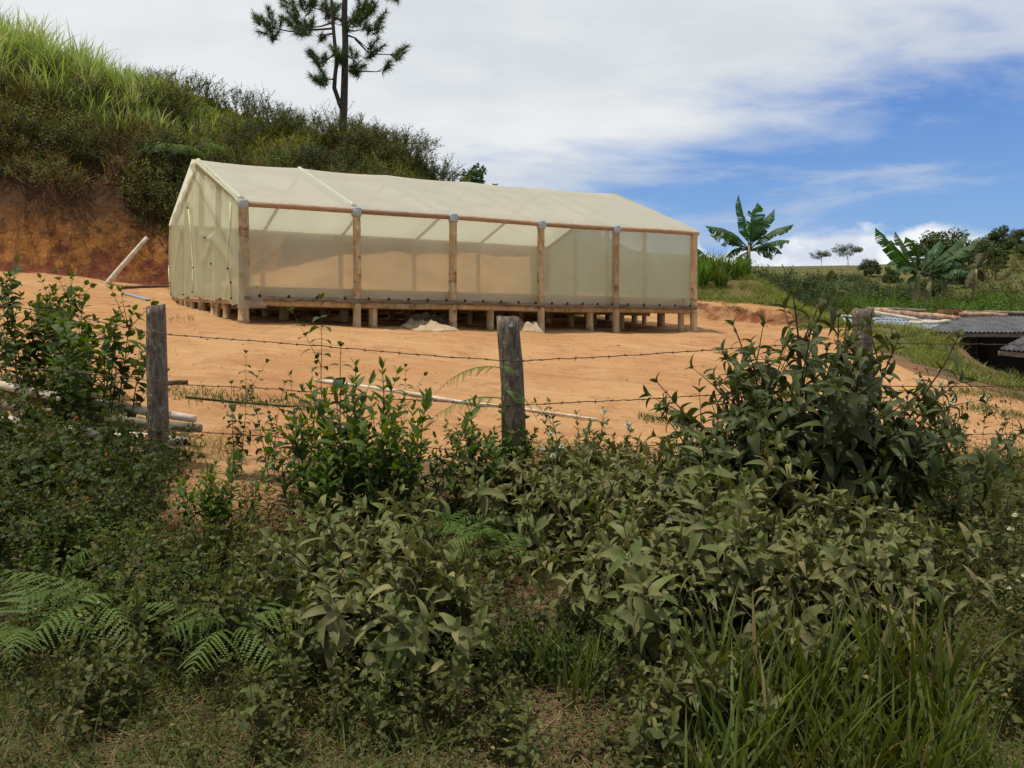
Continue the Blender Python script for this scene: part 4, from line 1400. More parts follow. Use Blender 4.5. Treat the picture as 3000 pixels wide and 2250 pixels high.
# slender single stems
for i, (px, top, Y, lab) in enumerate(((712, 655, 6.0, "tallest slender weed, its leafy tip reaching up to the shed's lower edge"), (655, 740, 6.1, "slender twiggy weed standing left of the green bush"), (590, 770, 6.2, "thin leaning weed with drooping paired leaves on the bare clay"),
                                       (520, 770, 6.2, "thin weed with small hanging leaves right of the left post"), (2180, 830, 6.4, "tall thin weed at the right picture edge"), (2130, 960, 6.0, "thin drooping weed near the right picture edge"),
                                       (870, 800, 5.9, "brown seed stalk rising out of the green bush"), (625, 850, 5.8, "short thin weed beside the lower wire"), (470, 935, 5.2, "upright young weed in front of the bare soil by the left post"))):
    g = at_px(px, Y)
    place("slender_weed", slim[i % 3], g, lab, "weed", None, RN.uniform(0, 6.28), max(0.35, hscale(top, px, Y, 1.0)))
for i, (px, top, Y, s, lab) in enumerate(((2165, 1045, 4.4, 0, "light green leafy weed standing on the short turf at the right"), (455, 985, 5.0, 0, "light green upright weed before the bare patch at the left post"), (250, 1290, 4.0, 0, "light weed growing through the ferns at the lower left"),
                                           (2190, 1200, 4.0, 0, "low light green weed right beside the turf, near the edge"), (290, 1180, 4.6, 0, "leafy weed above the ferns at the left"), (395, 1090, 5.0, 0, "fine leaved weed left of the bare slope"),
                                           (540, 990, 5.4, 0, "low bushy weed at the left of the fresh green bush"), (600, 1010, 5.1, 0, "dark low weed under the fresh green bush, left side"))):
    place("tall_weed", bright[i % 2] if i == 1 else weedtall[i % 3], at_px(px, Y), lab, "weed", None, RN.uniform(0, 6.28), max(0.3, hscale(top, px, Y, 0.92)))


for i in range(34):
    px = RN.uniform(-40, 640); Y = RN.uniform(3.7, 5.1)
    if px > 560 and Y < 4.3: continue
    if px > 330 and Y > 4.6: continue
    place("leafy_weed", (weedtall, vine, weedtall, lantana)[i % 4][i % 2][:2], at_px(px, Y), "knee high leafy weed in the dense growth below the orange flowered bushes", "weed", "knee high weeds at the lower left", RN.uniform(0, 6.28), RN.uniform(0.30, 0.55))
for i in range(12):
    px = RN.uniform(980, 1330); Y = RN.uniform(3.5, 4.3)
    place("leafy_weed", (weedtall, lantana)[i % 2][i % 3][:2], at_px(px, Y), "low shaded weed in the dark gap below the dusty thicket", "weed", "weeds in the gap under the thicket", RN.uniform(0, 6.28), RN.uniform(0.25, 0.5))


# ---- ferns
def frond(b, rng, base, az, length, rise, arch, width, roll=0.0):
    n = 17
    d = np.array((math.cos(az), math.sin(az), 0))
    pts = []
    for i in range(n + 1):
        t = i / n
        pts.append(np.array(base) + d * length * (t * (1 - 0.12 * t)) + np.array((0, 0, rise * t - arch * t * t)))
    pts = np.array(pts)
    b.tube(pts, np.linspace(0.0032, 0.0008, n + 1), 4, 0.3, False)
    side0 = np.cross(d, (0, 0, 1))
    vs, qs = [], []
    T_pin = []
    for i in range(2, n):
        t = i / n
        tg = unit(pts[i + 1] - pts[i - 1])
        up = unit(np.cross(np.cross(tg, (0, 0, 1)), tg))
        for sg in (1, -1):
            pl = width * (math.sin(PI * min(1, (1 - t) * 0.62 + 0.05)) ** 1.0) * rng.uniform(0.85, 1.1) * min(1, (1 - t) * 2.6 + 0.12)
            pd = unit(side0 * sg * 0.86 + tg * rng.uniform(0.3, 0.7) - up * rng.uniform(0.1, 0.5))
            m = 10
            for k in range(m):
                a = (k + 0.5) / m
                c = pts[i] + pd * pl * a - up * pl * 0.22 * a * a
                w = pl * 0.085 * (1 - a * 0.75) + 0.0015
                cross = unit(tg - pd * tg.dot(pd))
                for s2 in (1, -1):
                    tip = c + cross * s2 * w + pd * w * 0.55
                    o = len(vs)
                    vs += [c - pd * pl * 0.055, c + pd * pl * 0.058, tip + pd * 0.2 * w, tip - pd * 0.1 * w]
                    qs.append((o, o + 1, o + 2, o + 3))
    b.add(np.array(vs), np.array(qs), None, float(np.clip(rng.normal(0.45, 0.2), 0, 0.88)))


def fern_mesh(seed, n, length, width, rise=0.42, arch=0.5):
    rng = np.random.default_rng(seed)
    b = B()
    ph = rng.uniform(0, 6.28)
    for k in range(n):
        frond(b, rng, (0, 0, 0), ph + k * 2.399, length * rng.uniform(0.7, 1.1), rise * rng.uniform(0.7, 1.3) * length / 0.6, arch * rng.uniform(0.7, 1.2) * length / 0.6, width * rng.uniform(0.85, 1.1))
    return b.mesh("fern frond", MT["l_fern"], False)


fern = [fern_mesh(200, 8, 0.66, 0.15, 0.36, 0.42), fern_mesh(201, 7, 0.60, 0.135, 0.34, 0.36), fern_mesh(202, 5, 0.55, 0.12, 0.36, 0.36)]
for i, (px, Y, s, lab) in enumerate(((215, 4.05, 0.95, "large fern with wide arching fronds at the lower left"), (60, 3.85, 0.95, "fern with spread fronds cut by the left picture edge"), (330, 4.3, 0.6, "fern half shaded behind the large lower left fern"),
                                     (500, 3.75, 0.8, "small fern alone on the verge left of the dusty shrubs"), (1040, 4.75, 0.8, "fern in the gap between the green bush and the dusty thicket"), (1090, 4.5, 0.7, "lower fern in the gap left of the dusty thicket"),
                                     (130, 6.9, 0.9, "pale fern growing over the pale logs at the left"), (230, 4.6, 0.7, "fern under the flowering bushes, above the large fern"), (960, 4.9, 0.6, "small fern under the fresh green bush"))):
    place("fern", [("frond", fern[i % 3])], at_px(px, Y, 0.16), lab, "fern", None, RN.uniform(0, 6.28), s)
# fronds leaning out from the middle post
bf = B(); rf_ = np.random.default_rng(5)
bf.tube([(0, 0, -0.7), (0.0, 0, 0)], 0.004, 5)
frond(bf, rf_, (0, 0, 0), PI * 0.97, 0.50, 0.10, 0.28, 0.11)
frond(bf, rf_, (0, 0, -0.19), PI * 1.02, 0.58, 0.10, 0.30, 0.12)
frond(bf, rf_, (0, 0, -0.15), 0.1, 0.26, 0.10, 0.30, 0.10)
frond(bf, rf_, (0, 0, 0.0), -0.3, 0.12, 0.06, 0.12, 0.07)
place("fern", [("frond", bf.mesh("post fern frond", MT["l_fern"], False))], P(1085, 795, 5.55), "fern whose feathery fronds spread out from the middle fence post", "fern")


# ---- grass blades
def blades(b, pos, hgt, wid, rng, curl=0.5, lean=0.35, tint=(0.45, 0.2), seg=3, az=None):
    n = len(pos)
    az = rng.uniform(0, 2 * PI, n) if az is None else az
    d = np.stack([np.cos(az), np.sin(az), np.zeros(n)], 1)
    sd = np.stack([-np.sin(az), np.cos(az), np.zeros(n)], 1)
    tw = rng.uniform(-1, 1, n)[:, None]
    sd = sd * np.cos(tw) + d * np.sin(tw)
    ln = (lean * rng.uniform(0, 1, n))[:, None]
    cu = (curl * rng.uniform(0.2, 1, n))[:, None]
    h = np.asarray(hgt)[:, None]; w = np.asarray(wid)[:, None] / 2
    rows = []
    for i in range(seg):
        t = i / seg
        c = pos + d * h * (ln * t + cu * t * t) + np.array((0, 0, 1.0)) * h * (t - 0.35 * cu * t * t)
        ww = w * (1 - 0.55 * t ** 1.5) * (0.75 if i == 0 else 1)
        rows += [c - sd * ww, c + sd * ww]
    rows.append(pos + d * h * (ln + cu) + np.array((0, 0, 1.0)) * h * (1 - 0.42 * cu))
    v = np.stack(rows, 1)
    m = 2 * seg + 1
    off = (np.arange(n) * m)[:, None, None]
    q = np.array([(2 * i, 2 * i + 1, 2 * i + 3, 2 * i + 2) for i in range(seg - 1)])[None] + off
    t = np.array([(2 * seg - 2, 2 * seg - 1, 2 * seg)])[None] + off
    ti = np.clip(rng.normal(tint[0], tint[1], n), 0, 0.89)
    b.add(v.reshape(-1, 3), q.reshape(-1, 4), t.reshape(-1, 3), np.repeat(ti, m))


def tuft_mesh(seed, n, h, w, r, curl=0.5, lean=0.35, mat="l_grass", old=0.06):
    rng = np.random.default_rng(seed)
    b = B()
    a = rng.uniform(0, 6.28, n); rr = r * np.sqrt(rng.random(n))
    pos = np.stack([rr * np.cos(a), rr * np.sin(a), np.full(n, -0.02)], 1)
    blades(b, pos, h * rng.uniform(0.5, 1.1, n), w * rng.uniform(0.7, 1.2, n), rng, curl, lean, seg=4)
    k = int(n * old)
    if k:
        a = b.a[-1].reshape(n, -1); a[:k] = 1.0
    return b.mesh("grass blades", MT[mat])


tufts = [tuft_mesh(300 + i, 44, 0.56, 0.019, 0.13, 0.4, 0.32) for i in range(3)]
for i, (px, Y, s) in enumerate(((1560, 3.35, 1.0), (1650, 3.25, 1.0), (1740, 3.3, 1.05), (1600, 3.0, 0.9), (1700, 2.95, 0.95), (1800, 3.1, 0.95), (1880, 3.3, 1.1), (1960, 3.3, 1.25), (1540, 2.8, 0.75),
                                (2020, 3.15, 1.0), (1900, 2.95, 0.9), (2090, 3.0, 0.7), (1990, 2.85, 0.75), (1820, 2.75, 0.7), (2180, 2.8, 0.55), (1470, 3.0, 0.5))):
    place("grass_clump", [("blades", tufts[i % 3])], at_px(px, Y), "clump of long green blades in the tall grass at the lower right", "grass clump", "tall grass clumps at the lower right", RN.uniform(0, 6.28), s)
for i, (px, Y, s, lab) in enumerate(((1150, 3.7, 0.6, "thin grass tuft in the dark gap under the thicket"), (1250, 3.55, 0.7, "shaded grass tuft below the dusty thicket"), (1790, 4.0, 1.0, "tall grass blades growing up through the dusty thicket"))):
    place("grass_clump", [("blades", tufts[i % 3])], at_px(px, Y), lab, "grass clump", None, RN.uniform(0, 6.28), s)

# ---- small herbs scattered on the verge, each a plant of its own
k = 0
herb_xy = []
while k < 190:
    Y = RN.uniform(2.75, 6.2)
    px = RN.uniform(-60, 2270)
    if 1100 < px < 2000 and 3.5 < Y < 5.4 and RN.random() < 0.8: continue
    if 1950 < px < 2160 and Y < 4.6 and RN.random() < 0.6: continue
    if 330 < px < 640 and Y > 4.7: continue
    if px > 2050 and Y > 5.6 and RN.random() < 0.5: continue
    place("small_weed", herb[k % 4], at_px(px, Y), "small leafy weed in the tangled undergrowth of the verge", "weed", "small weeds of the verge", RN.uniform(0, 6.28), RN.uniform(0.6, 1.45) * (0.6 if Y < 3.1 else 1))
    k += 1


def verge_cover():
    rng = np.random.default_rng(55)
    # short grass
    n = 56000
    Y = 2.5 + 4.6 * rng.random(n) ** 1.2
    X = PX(rng.uniform(-480, 2850, n), Y)
    dens = fbm(X * 1.1, Y * 1.1, 31, 3) + 0.35 * sstep(1.5, 2.2, X) * sstep(3.7, 4.5, Y)
    bare = np.exp(-((X - 1.75) ** 2 / 0.03 + (Y - 3.6) ** 2 / 0.1)) + 1.6 * np.exp(-((X + 1.95) ** 2 / 0.35 + (Y - 6.0) ** 2 / 0.6))
    ok = (dens > -0.15) & (rng.random(n) > bare) & (rng.random(n) < 0.40 + 0.6 * sstep(3.0, 3.9, Y))
    X, Y = X[ok], Y[ok]
    b = B()
    blades(b, np.stack([X, Y, gz(X, Y) - 0.005], 1), rng.uniform(0.05, 0.24, len(X)), rng.uniform(0.003, 0.009, len(X)), rng, 1.0, 0.9, seg=2)
    o = b.obj("short_grass", MT["l_grass"])
    tag(o, "short grass growing all over the verge by the road", "grass", kind="stuff")
    # dry straw and litter
    n = 80000
    Y = 2.4 + 4.0 * rng.random(n) ** 1.3
    X = PX(rng.uniform(-480, 2850, n), Y)
    b = B()
    blades(b, np.stack([X, Y, gz(X, Y) + rng.uniform(0.0, 0.03, n)], 1), rng.uniform(0.03, 0.16, n) * 0.8, rng.uniform(0.002, 0.005, n), rng, 0.5, 3.5, seg=2)
    v = b.v[0].reshape(n, -1, 3)
    z0 = v[:, :1, 2]
    v[:, :, 2] = z0 + (v[:, :, 2] - z0) * 0.18
    o = b.obj("dry_straw", MT["l_dry"])
    tag(o, "dead straw and dry stems littering the ground of the verge", "dry straw", kind="stuff")
    # creeping small leaves
    n = 40000
    Y = 2.5 + 4.3 * rng.random(n) ** 1.15
    X = PX(rng.uniform(-480, 2850, n), Y)
    ok = (fbm(X * 0.9 + 4, Y * 0.9, 35, 3) > -0.05) & (rng.random(n) > 1.2 * np.exp(-((X - 1.75) ** 2 / 0.04 + (Y - 3.6) ** 2 / 0.12)) + 1.6 * np.exp(-((X + 1.95) ** 2 / 0.35 + (Y - 6.0) ** 2 / 0.6)))
    X, Y = X[ok], Y[ok]
    L = Leaves(T_tiny)
    b = B()
    hh = np.abs(rng.normal(0, 0.07, len(X))) * (0.6 + 1.2 * np.clip(fbm(X * 1.7, Y * 1.7, 36, 2) + 0.4, 0, 1))
    Z = gz(X, Y) + 0.01 + hh
    for x, y, z in zip(X, Y, Z):
        a = rng.uniform(0, 6.28); e = rng.normal(0.1, 0.4)
        L.put((x, y, z), (math.cos(a) * math.cos(e), math.sin(a) * math.cos(e), math.sin(e)), rng.normal(0, 0.35, 3) + (0, 0, 1), rng.uniform(0.012, 0.036), float(np.clip(rng.normal(0.35, 0.25), 0, 1)), rng.integers(2))
    o = L.into(b).obj("creeping_weeds", MT["l_herb"])
    tag(o, "low creeping weeds covering the verge between the shrubs", "ground cover", kind="stuff")


verge_cover()


def yard_grass():
    """sparse green strips on the clay"""
    rng = np.random.default_rng(66)
    b = B()
    pts = []
    for (x0, y0, x1, y1, wd, n) in ((360, 850, 700, 885, 9, 480), (1380, 905, 1480, 917, 4, 200), (2050, 845, 2230, 862, 6, 700), (2080, 880, 2230, 905, 5, 350), (790, 700, 1160, 715, 4, 260),
                                    (540, 690, 680, 700, 3, 90), (1560, 660, 1660, 690, 3, 300), (300, 690, 420, 690, 3, 80)):
        for _ in range(n):
            t = rng.random()
            p = on_ground_fast(x0 + (x1 - x0) * t, y0 + (y1 - y0) * t + rng.normal(0, wd))
            if p is not None: pts.append(p)
    pts = np.array(pts)
    blades(b, pts, rng.uniform(0.03, 0.11, len(pts)), rng.uniform(0.006, 0.012, len(pts)), rng, 0.8, 0.7, seg=2)
    tag(b.obj("yard_grass", MT["l_grass"]), "thin strips of low grass sprouting on the orange clay", "grass", kind="stuff")


def on_ground_fast(px, py):
    Y = np.arange(6, 30, 0.05)
    p = np.stack([(px - 1106) / 1911 * Y, Y, 1.6 + (690 - py) / 1911 * Y], 1)
    w = np.nonzero(p[:, 2] <= gz(p[:, 0], p[:, 1]))[0]
    return p[w[0]] if len(w) else None


yard_grass()


# ------------------------------------------------------------------ the hillside
O_scrub = dict(up=0.3, out=0.3, sag=0.1, wob=0.06, start=0.15, tip=0.2, leaf=0.095, el=1.0, gap=0.10, branches=9, bel=0.8, levels=1, hang=0.0, old=0.02, rosette=4)
T_q = [leaf_T(0.55, 0.2, 0.1, 0.42, 3), leaf_T(0.45, 0.5, 0.1, 0.42, 3)]
scrub = [plant_meshes("hill scrub", 400 + i, 12, 1.25, 0.40, (0.1, 0.95), 0.014, T_q, O_scrub, m_, MT["twig"]) for i, m_ in enumerate((MT["l_scrub"], MT["l_scrub2"], MT["l_scrub3"], MT["l_scrub"]))]
thin = [plant_meshes("thin sapling", 410 + i, 4, 1.7, 0.15, (0.02, 0.35), 0.012, T_q, dict(O_scrub, branches=6, gap=0.16, leaf=0.08, miss=0.3), MT["l_scrub"], MT["twig"]) for i in range(2)]


def on_hill(px, py, off=0.0):
    Y = np.arange(18.5, 48, 0.05)
    p = np.stack([(px - 1106) / 1911 * Y, Y, 1.6 + (690 - py) / 1911 * Y], 1)
    w = np.nonzero(p[:, 2] <= gz(p[:, 0], p[:, 1]))[0]
    return p[w[0]] if len(w) else None


def crest(px):
    """highest visible ground of the hill in a picture column"""
    Y = np.arange(19, 45, 0.1)
    x = (px - 1106) / 1911 * Y
    z = gz(x, Y)
    k = int(np.argmax((z - 1.6) / Y))
    return np.array((x[k], Y[k], z[k]))


rh = np.random.default_rng(91)
cnt = 0
for _ in range(900):
    if cnt >= 130: break
    px = rh.uniform(-40, 1010); py = rh.uniform(160, 560)
    p = on_hill(px, py)
    if p is None: continue
    s = float(hill_s(p[0], p[1]))
    if s < 0.7: continue
    if px < 250 and s < 1.6 and (py > 455 or rh.random() < 0.4): continue
    if 185 < px < 320 and py > 290 and rh.random() < 0.92: continue
    kind = rh.choice([0, 1, 2, 3], p=[0.28, 0.42, 0.12, 0.18])
    place("hill_shrub", scrub[kind], p - (0, 0, 0.1), "bushy green shrub in the scrub covering the cut hillside", "shrub", "scrub bushes on the hillside", rh.uniform(0, 6.28), rh.uniform(0.45, 0.95), tilt=(rh.uniform(0.0, 0.35), 0))
    cnt += 1
# shrubs along the crest that stand against the sky
for i, px in enumerate((330, 400, 455, 505, 545, 590, 640, 690, 730, 780, 820, 850, 880, 915, 945, 965, 620, 660, 700, 760, 800, 835, 870, 900, 560, 480)):
    c = crest(px)
    tall = px in (400, 545, 870, 880)
    place("crest_shrub", thin[i % 2] if tall or i % 5 == 3 else scrub[(i * 3) % 4], c + np.array((0, rh.uniform(-0.8, 0.5), -0.15)), "shrub on the crest of the hill, standing against the sky" if not tall else "thin open sapling on the crest of the hill, sky showing through",
          "shrub", "shrubs along the crest of the hill" if not tall else "thin saplings on the crest", rh.uniform(0, 6.28), rh.uniform(0.45, 0.75))
for px, dy, s, v in ((870, 0.3, 1.0, 2), (935, 0.2, 0.9, 2), (905, -0.4, 0.85, 0)):
    c = crest(px)
    place("crest_bush", scrub[v], c + np.array((0, dy, -0.2)), "dense dark bush at the %s of the hill crest" % {870: "right part", 935: "right end", 905: "lower right end"}[px], "bush", None, 1.0 + px, s)


def hill_grass():
    rng = np.random.default_rng(71)
    # tall pale cane grass on the top at the left
    nc = 560
    cpx = rng.uniform(-170, 480, nc); cY = rng.uniform(23.2, 29.5, nc)
    cX = PX(cpx, cY)
    ok = (hill_s(cX, cY) > 2.9) & (rng.random(nc) < 1.1 - 0.75 * sstep(150, 480, cpx))
    cX, cY, cpx = cX[ok], cY[ok], cpx[ok]
    b = B()
    for x0, y0, p0 in zip(cX, cY, cpx):
        m = rng.integers(6, 22)
        x = x0 + rng.normal(0, 0.13, m); y = y0 + rng.normal(0, 0.13, m)
        h0 = rng.uniform(0.45, 1.55) * (1.0 - 0.45 * float(sstep(60, 420, p0)))
        t0 = rng.uniform(0.2, 0.75)
        blades(b, np.stack([x, y, gz(x, y) - 0.05], 1), h0 * rng.uniform(0.6, 1.2, m), rng.uniform(0.018, 0.045, m), rng, rng.uniform(0.25, 0.9), rng.uniform(0.15, 0.4), tint=(t0, 0.14), seg=4)
        if rng.random() < 0.18:
            b.a[-1][:] = 0.97
    tag(b.obj("cane_grass", MT["l_cane"]), "tall bright cane grass on top of the hill at the left", "tall grass", kind="stuff")
    # rough cover of the slope
    n = 60000
    px = rng.uniform(-120, 1080, n); Y = rng.uniform(19.5, 40, n)
    X = PX(px, Y)
    s = hill_s(X, Y)
    u = X / Y
    cov = fbm(X * 0.6, Y * 0.6 + gz(X, Y) * 0.6, 14, 3)
    ok = ~((px > 170) & (px < 330) & (s < 3.6) & (rng.random(n) < 0.9)) & (s > 1.2 - 1.0 * (px > 330)) & (np.interp(u, HU, HH) > 0.8) & ((cov > -0.05) | (s > 3.2))
    X, Y, s = X[ok], Y[ok], s[ok]
    b = B()
    blades(b, np.stack([X, Y, gz(X, Y) - 0.02], 1), rng.uniform(0.12, 0.42, len(X)), rng.uniform(0.02, 0.05, len(X)), rng, 1.1, 0.8, tint=(0.42, 0.28), seg=2)
    tag(b.obj("slope_grass", MT["l_scrub2"]), "rough grass and bracken covering the hillside", "grass", kind="stuff")
    # dead brown tangle hanging in the middle of the cut
    n = 9000
    px = rng.uniform(-60, 430, n); Y = rng.uniform(19.8, 25, n)
    X = PX(px, Y); s = hill_s(X, Y)
    ok = (s > 0.8) & (s < 3.4) & (fbm(X * 0.8 + 9, Y * 0.8, 24, 2) > 0.0)
    X, Y = X[ok], Y[ok]
    b = B()
    blades(b, np.stack([X, Y - 0.05, gz(X, Y)], 1), rng.uniform(0.2, 0.55, len(X)), rng.uniform(0.012, 0.03, len(X)), rng, 1.6, 1.2, tint=(0.15, 0.2), seg=3)
    tag(b.obj("dead_tangle", MT["l_dry"]), "dead brown stems hanging over the face of the cut bank", "dead stems", kind="stuff")


hill_grass()


# tree ferns on the slope
def tree_fern(seed):
    rng = np.random.default_rng(seed)
    b = B()
    for k in range(13):
        frond(b, rng, (0, 0, 0.5), k * 2.399, 1.15 * rng.uniform(0.8, 1.15), 0.55, 0.95, 0.34)
    t = B(); t.tube([(0, 0, -0.3), (0.03, 0, 0.5)], [0.08, 0.06], 8)
    return [("trunk", t.mesh("fern trunk", MT["bark"])), ("frond", b.mesh("fern frond", MT["l_fern"], False))]


tf = tree_fern(8)
for px, py, s, lab in ((400, 345, 1.0, "large tree fern spreading on the hillside above the shed's left gable"), (455, 330, 0.8, "tree fern on the hillside behind the ridge's left end")):
    p = on_hill(px, py)
    if p is not None:
        place("tree_fern", tf, p + np.array((0, -0.7, -0.35)), lab, "tree fern", None, px, s)


# ------------------------------------------------------------------ pine on the crest
def pine():
    rng = np.random.default_rng(13)
    Y0 = 28.5
    base = P(741, 285, Y0)
    base[2] = float(gz(base[0], base[1])) - 0.2
    r = empty("pine_tree", base, "tall pine with two trunks and sparse tufted branches rising above the hill", "tree")

    def C(x, y, dy=0.0): return P(501.4 + x * 0.2, y * 0.2, Y0 + dy)
    tr = B()
    main = [base, P(741, 262, Y0), P(743, 225, Y0), P(745, 150, Y0), P(746, 90, Y0), P(744, 30, Y0), P(746, -30, Y0), P(748, -110, Y0), P(748, -200, Y0)]
    tr.tube(main, [0.135, 0.13, 0.12, 0.11, 0.10, 0.095, 0.08, 0.06, 0.03], 10)
    sec = [P(741, 240, Y0), P(733, 222, Y0 - 0.05), P(722, 190, Y0 - 0.1), P(724, 160, Y0 - 0.1), P(728, 130, Y0 - 0.1), P(723, 95, Y0 - 0.1), P(719, 50, Y0 - 0.1), P(716, 0, Y0 - 0.1), P(710, -60, Y0), P(706, -120, Y0)]
    tr.tube(sec, [0.085, 0.075, 0.07, 0.066, 0.064, 0.06, 0.055, 0.045, 0.035, 0.02], 9)
    tr.obj("trunk", MT["bark"], r)
    main = np.array(main); sec = np.array(sec)
    # tufts: (x, y) in a detail view; which trunk; spread
    groups = [
        (sec, (1080, 320), [(620, 340), (440, 300)], [(250, 170), (330, 200), (430, 160), (400, 260), (420, 350), (430, 410), (380, 300), (260, 220), (460, 250)]),
        (sec, (1075, 260), [(850, 300)], [(620, 150), (600, 220), (690, 190), (640, 280), (720, 300), (790, 240), (760, 320), (840, 300), (870, 230), (700, 240), (660, 120)]),
        (sec, (1080, 375), [(950, 370)], [(960, 390), (1000, 400)]),
        (main, (1215, 250), [(1000, 120), (800, 60)], [(560, 10), (650, 10), (740, 30), (830, 40), (900, 30), (970, 60), (1020, 110), (1080, 60), (1130, 120), (1050, 180), (1120, 200), (1010, 30), (880, -30), (760, -40)]),
        (main, (1230, 250), [(1330, 170)], [(1320, 160), (1360, 110), (1420, 70), (1500, 40), (1480, 100), (1290, 230), (1390, 180), (1330, 220), (1540, 60), (1270, 270), (1440, 20)]),
        (main, (1240, 330), [(1400, 320)], [(1640, 150), (1610, 210), (1590, 260), (1550, 310), (1480, 300), (1440, 260), (1590, 320)]),
        (main, (1240, 380), [(1330, 410), (1460, 520)], [(1560, 440), (1620, 510), (1500, 500), (1540, 560), (1500, 610)]),
        (main, (1330, 420), [(1480, 580), (1700, 590)], [(1860, 520), (1800, 560), (1780, 600), (1840, 590)]),
        (main, (1250, 760), [(1420, 770), (1560, 775)], [(1690, 680), (1690, 720)]),
        (main, (1250, 600), [(1310, 640)], [(1360, 690), (1290, 720), (1340, 770), (1300, 780), (1420, 710), (1350, 800), (1340, 590), (1280, 540)]),
        (sec, (1110, 600), [(1000, 640)], [(860, 560), (880, 610), (910, 660), (940, 690), (1010, 610), (980, 640), (850, 600)]),
        (sec, (1120, 850), [(1040, 855)], [(870, 830), (900, 870), (980, 800), (960, 860), (1010, 850), (930, 860)]),
        (sec, (1110, 560), [(1140, 560)], [(1080, 520), (1150, 560), (1160, 620), (1180, 670), (1140, 600), (1190, 590)]),
        (main, (1240, -100), [(1500, -180)], [(1600, -260), (1500, -200), (1400, -240), (1350, -120), (1650, -180), (1700, -60), (1760, 0)]),
        (main, (1230, -150), [(1000, -220)], [(900, -260), (980, -300), (1080, -200), (780, -220), (1120, -340)]),
        (main, (1240, -400), [(1240, -500)], [(1200, -520), (1300, -560), (1240, -640), (1320, -460), (1140, -450), (1240, -740)]),
    ]
    for trunk, st, mids, tfs in groups:
        br = B(); nd = B()
        dy = rng.uniform(-0.9, 0.9)
        s = C(*st)
        k = int(np.argmin(np.abs(trunk[:, 2] - s[2])))
        s[1] = trunk[k][1]
        path = [s] + [C(*m, dy * (i + 1) / (len(mids) + 0.5)) for i, m in enumerate(mids)]
        br.tube(path if len(path) > 2 else [path[0], (path[0] + path[1]) / 2 + (0, 0, -0.03), path[1]], np.linspace(0.035, 0.014, max(3, len(path))), 6)
        extra = [(x + rng.uniform(-75, 75), y + rng.uniform(-60, 60)) for x, y in tfs[::2]] if len(tfs) > 8 else []
        for (x, y) in list(tfs) + extra:
            c = C(x, y, dy + rng.uniform(-0.45, 0.45))
            j = min(range(len(path)), key=lambda i: np.linalg.norm(path[i] - c))
            br.tube([path[j], (path[j] + c) / 2 - (0, 0, 0.05), c], [0.014, 0.010, 0.006], 5)
            ax = unit(c - path[j] + np.array((0, 0, 0.35)) + rng.normal(0, 0.1, 3))
            n = 130
            along = rng.uniform(-0.30, 0.10, n)[:, None]
            pos = c + ax * along
            dirs = rng.normal(0, 0.75, (n, 3)) + ax * 0.7
            dirs /= np.linalg.norm(dirs, axis=1)[:, None]
            L = rng.uniform(0.17, 0.31, n)[:, None]
            sd = np.cross(dirs, rng.normal(size=(n, 3))); sd /= np.linalg.norm(sd, axis=1)[:, None]
            tip = pos + dirs * L - np.array((0, 0, 0.04)) * L
            v = np.stack([pos - sd * 0.009, pos + sd * 0.009, tip], 1).reshape(-1, 3)
            nd.add(v, None, np.arange(3 * n).reshape(-1, 3), np.repeat(np.clip(rng.normal(0.4, 0.25, n), 0, 1), 3))
        bo = br.obj("branch", MT["bark"], r)
        nd.obj("needles", MT["l_pine"], bo, False)


pine()


# ------------------------------------------------------------------ trees, bananas, hedges on the right
def leafy_tree(seed, h, cw, ch, nleaf, leaf, mat, trunk_r=0.08, clumps=14, flat=False):
    """trunk with limbs, crown of many small leaves gathered in uneven clumps; origin at the foot"""
    rng = np.random.default_rng(seed)
    t = B(); L = Leaves([leaf_T(0.55, 0.2, 0.1, 0.42, 3), leaf_T(0.5, 0.5, 0.1, 0.42, 3)])
    top = h - ch * 0.55
    bend = rng.uniform(-0.06, 0.06, 2) * h
    tp = [np.array((bend[0] * (k / 5) ** 2, bend[1] * (k / 5) ** 2, top * k / 5 - 0.15)) for k in range(6)]
    t.tube(tp, np.linspace(trunk_r, trunk_r * 0.5, 6), 7)
    for c in range(clumps):
        a = c * 2.399 + rng.uniform(-0.3, 0.3)
        rr = cw / 2 * math.sqrt((c + 0.5) / clumps) * rng.uniform(0.75, 1.1)
        zz = h - ch / 2 + ch * 0.5 * rng.uniform(-0.8, 0.8) * (1 - 0.5 * (rr / (cw / 2)) ** 2) - (0 if flat else 0.3 * ch * (rr / (cw / 2)) ** 2)
        cen = np.array((rr * math.cos(a), rr * math.sin(a), zz))
        k = rng.integers(2, 6)
        mid = (tp[k] + cen) / 2 + np.array((0, 0, -0.05 * h))
        t.tube([tp[k], mid, cen], [trunk_r * 0.35, trunk_r * 0.22, trunk_r * 0.08], 5)
        cr = cw * rng.uniform(0.13, 0.24)
        for _ in range(nleaf // clumps):
            d = rng.normal(size=3); d /= np.linalg.norm(d)
            p = cen + d * cr * rng.random() ** 0.45 * np.array((1, 1, 0.7))
            L.put(p, d * 0.6 + rng.normal(0, 0.5, 3) - np.array((0, 0, 0.2)), np.array((0, 0, 1.0)) + rng.normal(0, 0.5, 3), leaf * rng.uniform(0.6, 1.2), float(np.clip(rng.normal(0.42, 0.22), 0, 1)), rng.integers(2))
    return [("trunk", t.mesh("tree trunk", MT["bark"])), ("crown", L.into(B()).mesh("tree crown", mat))]


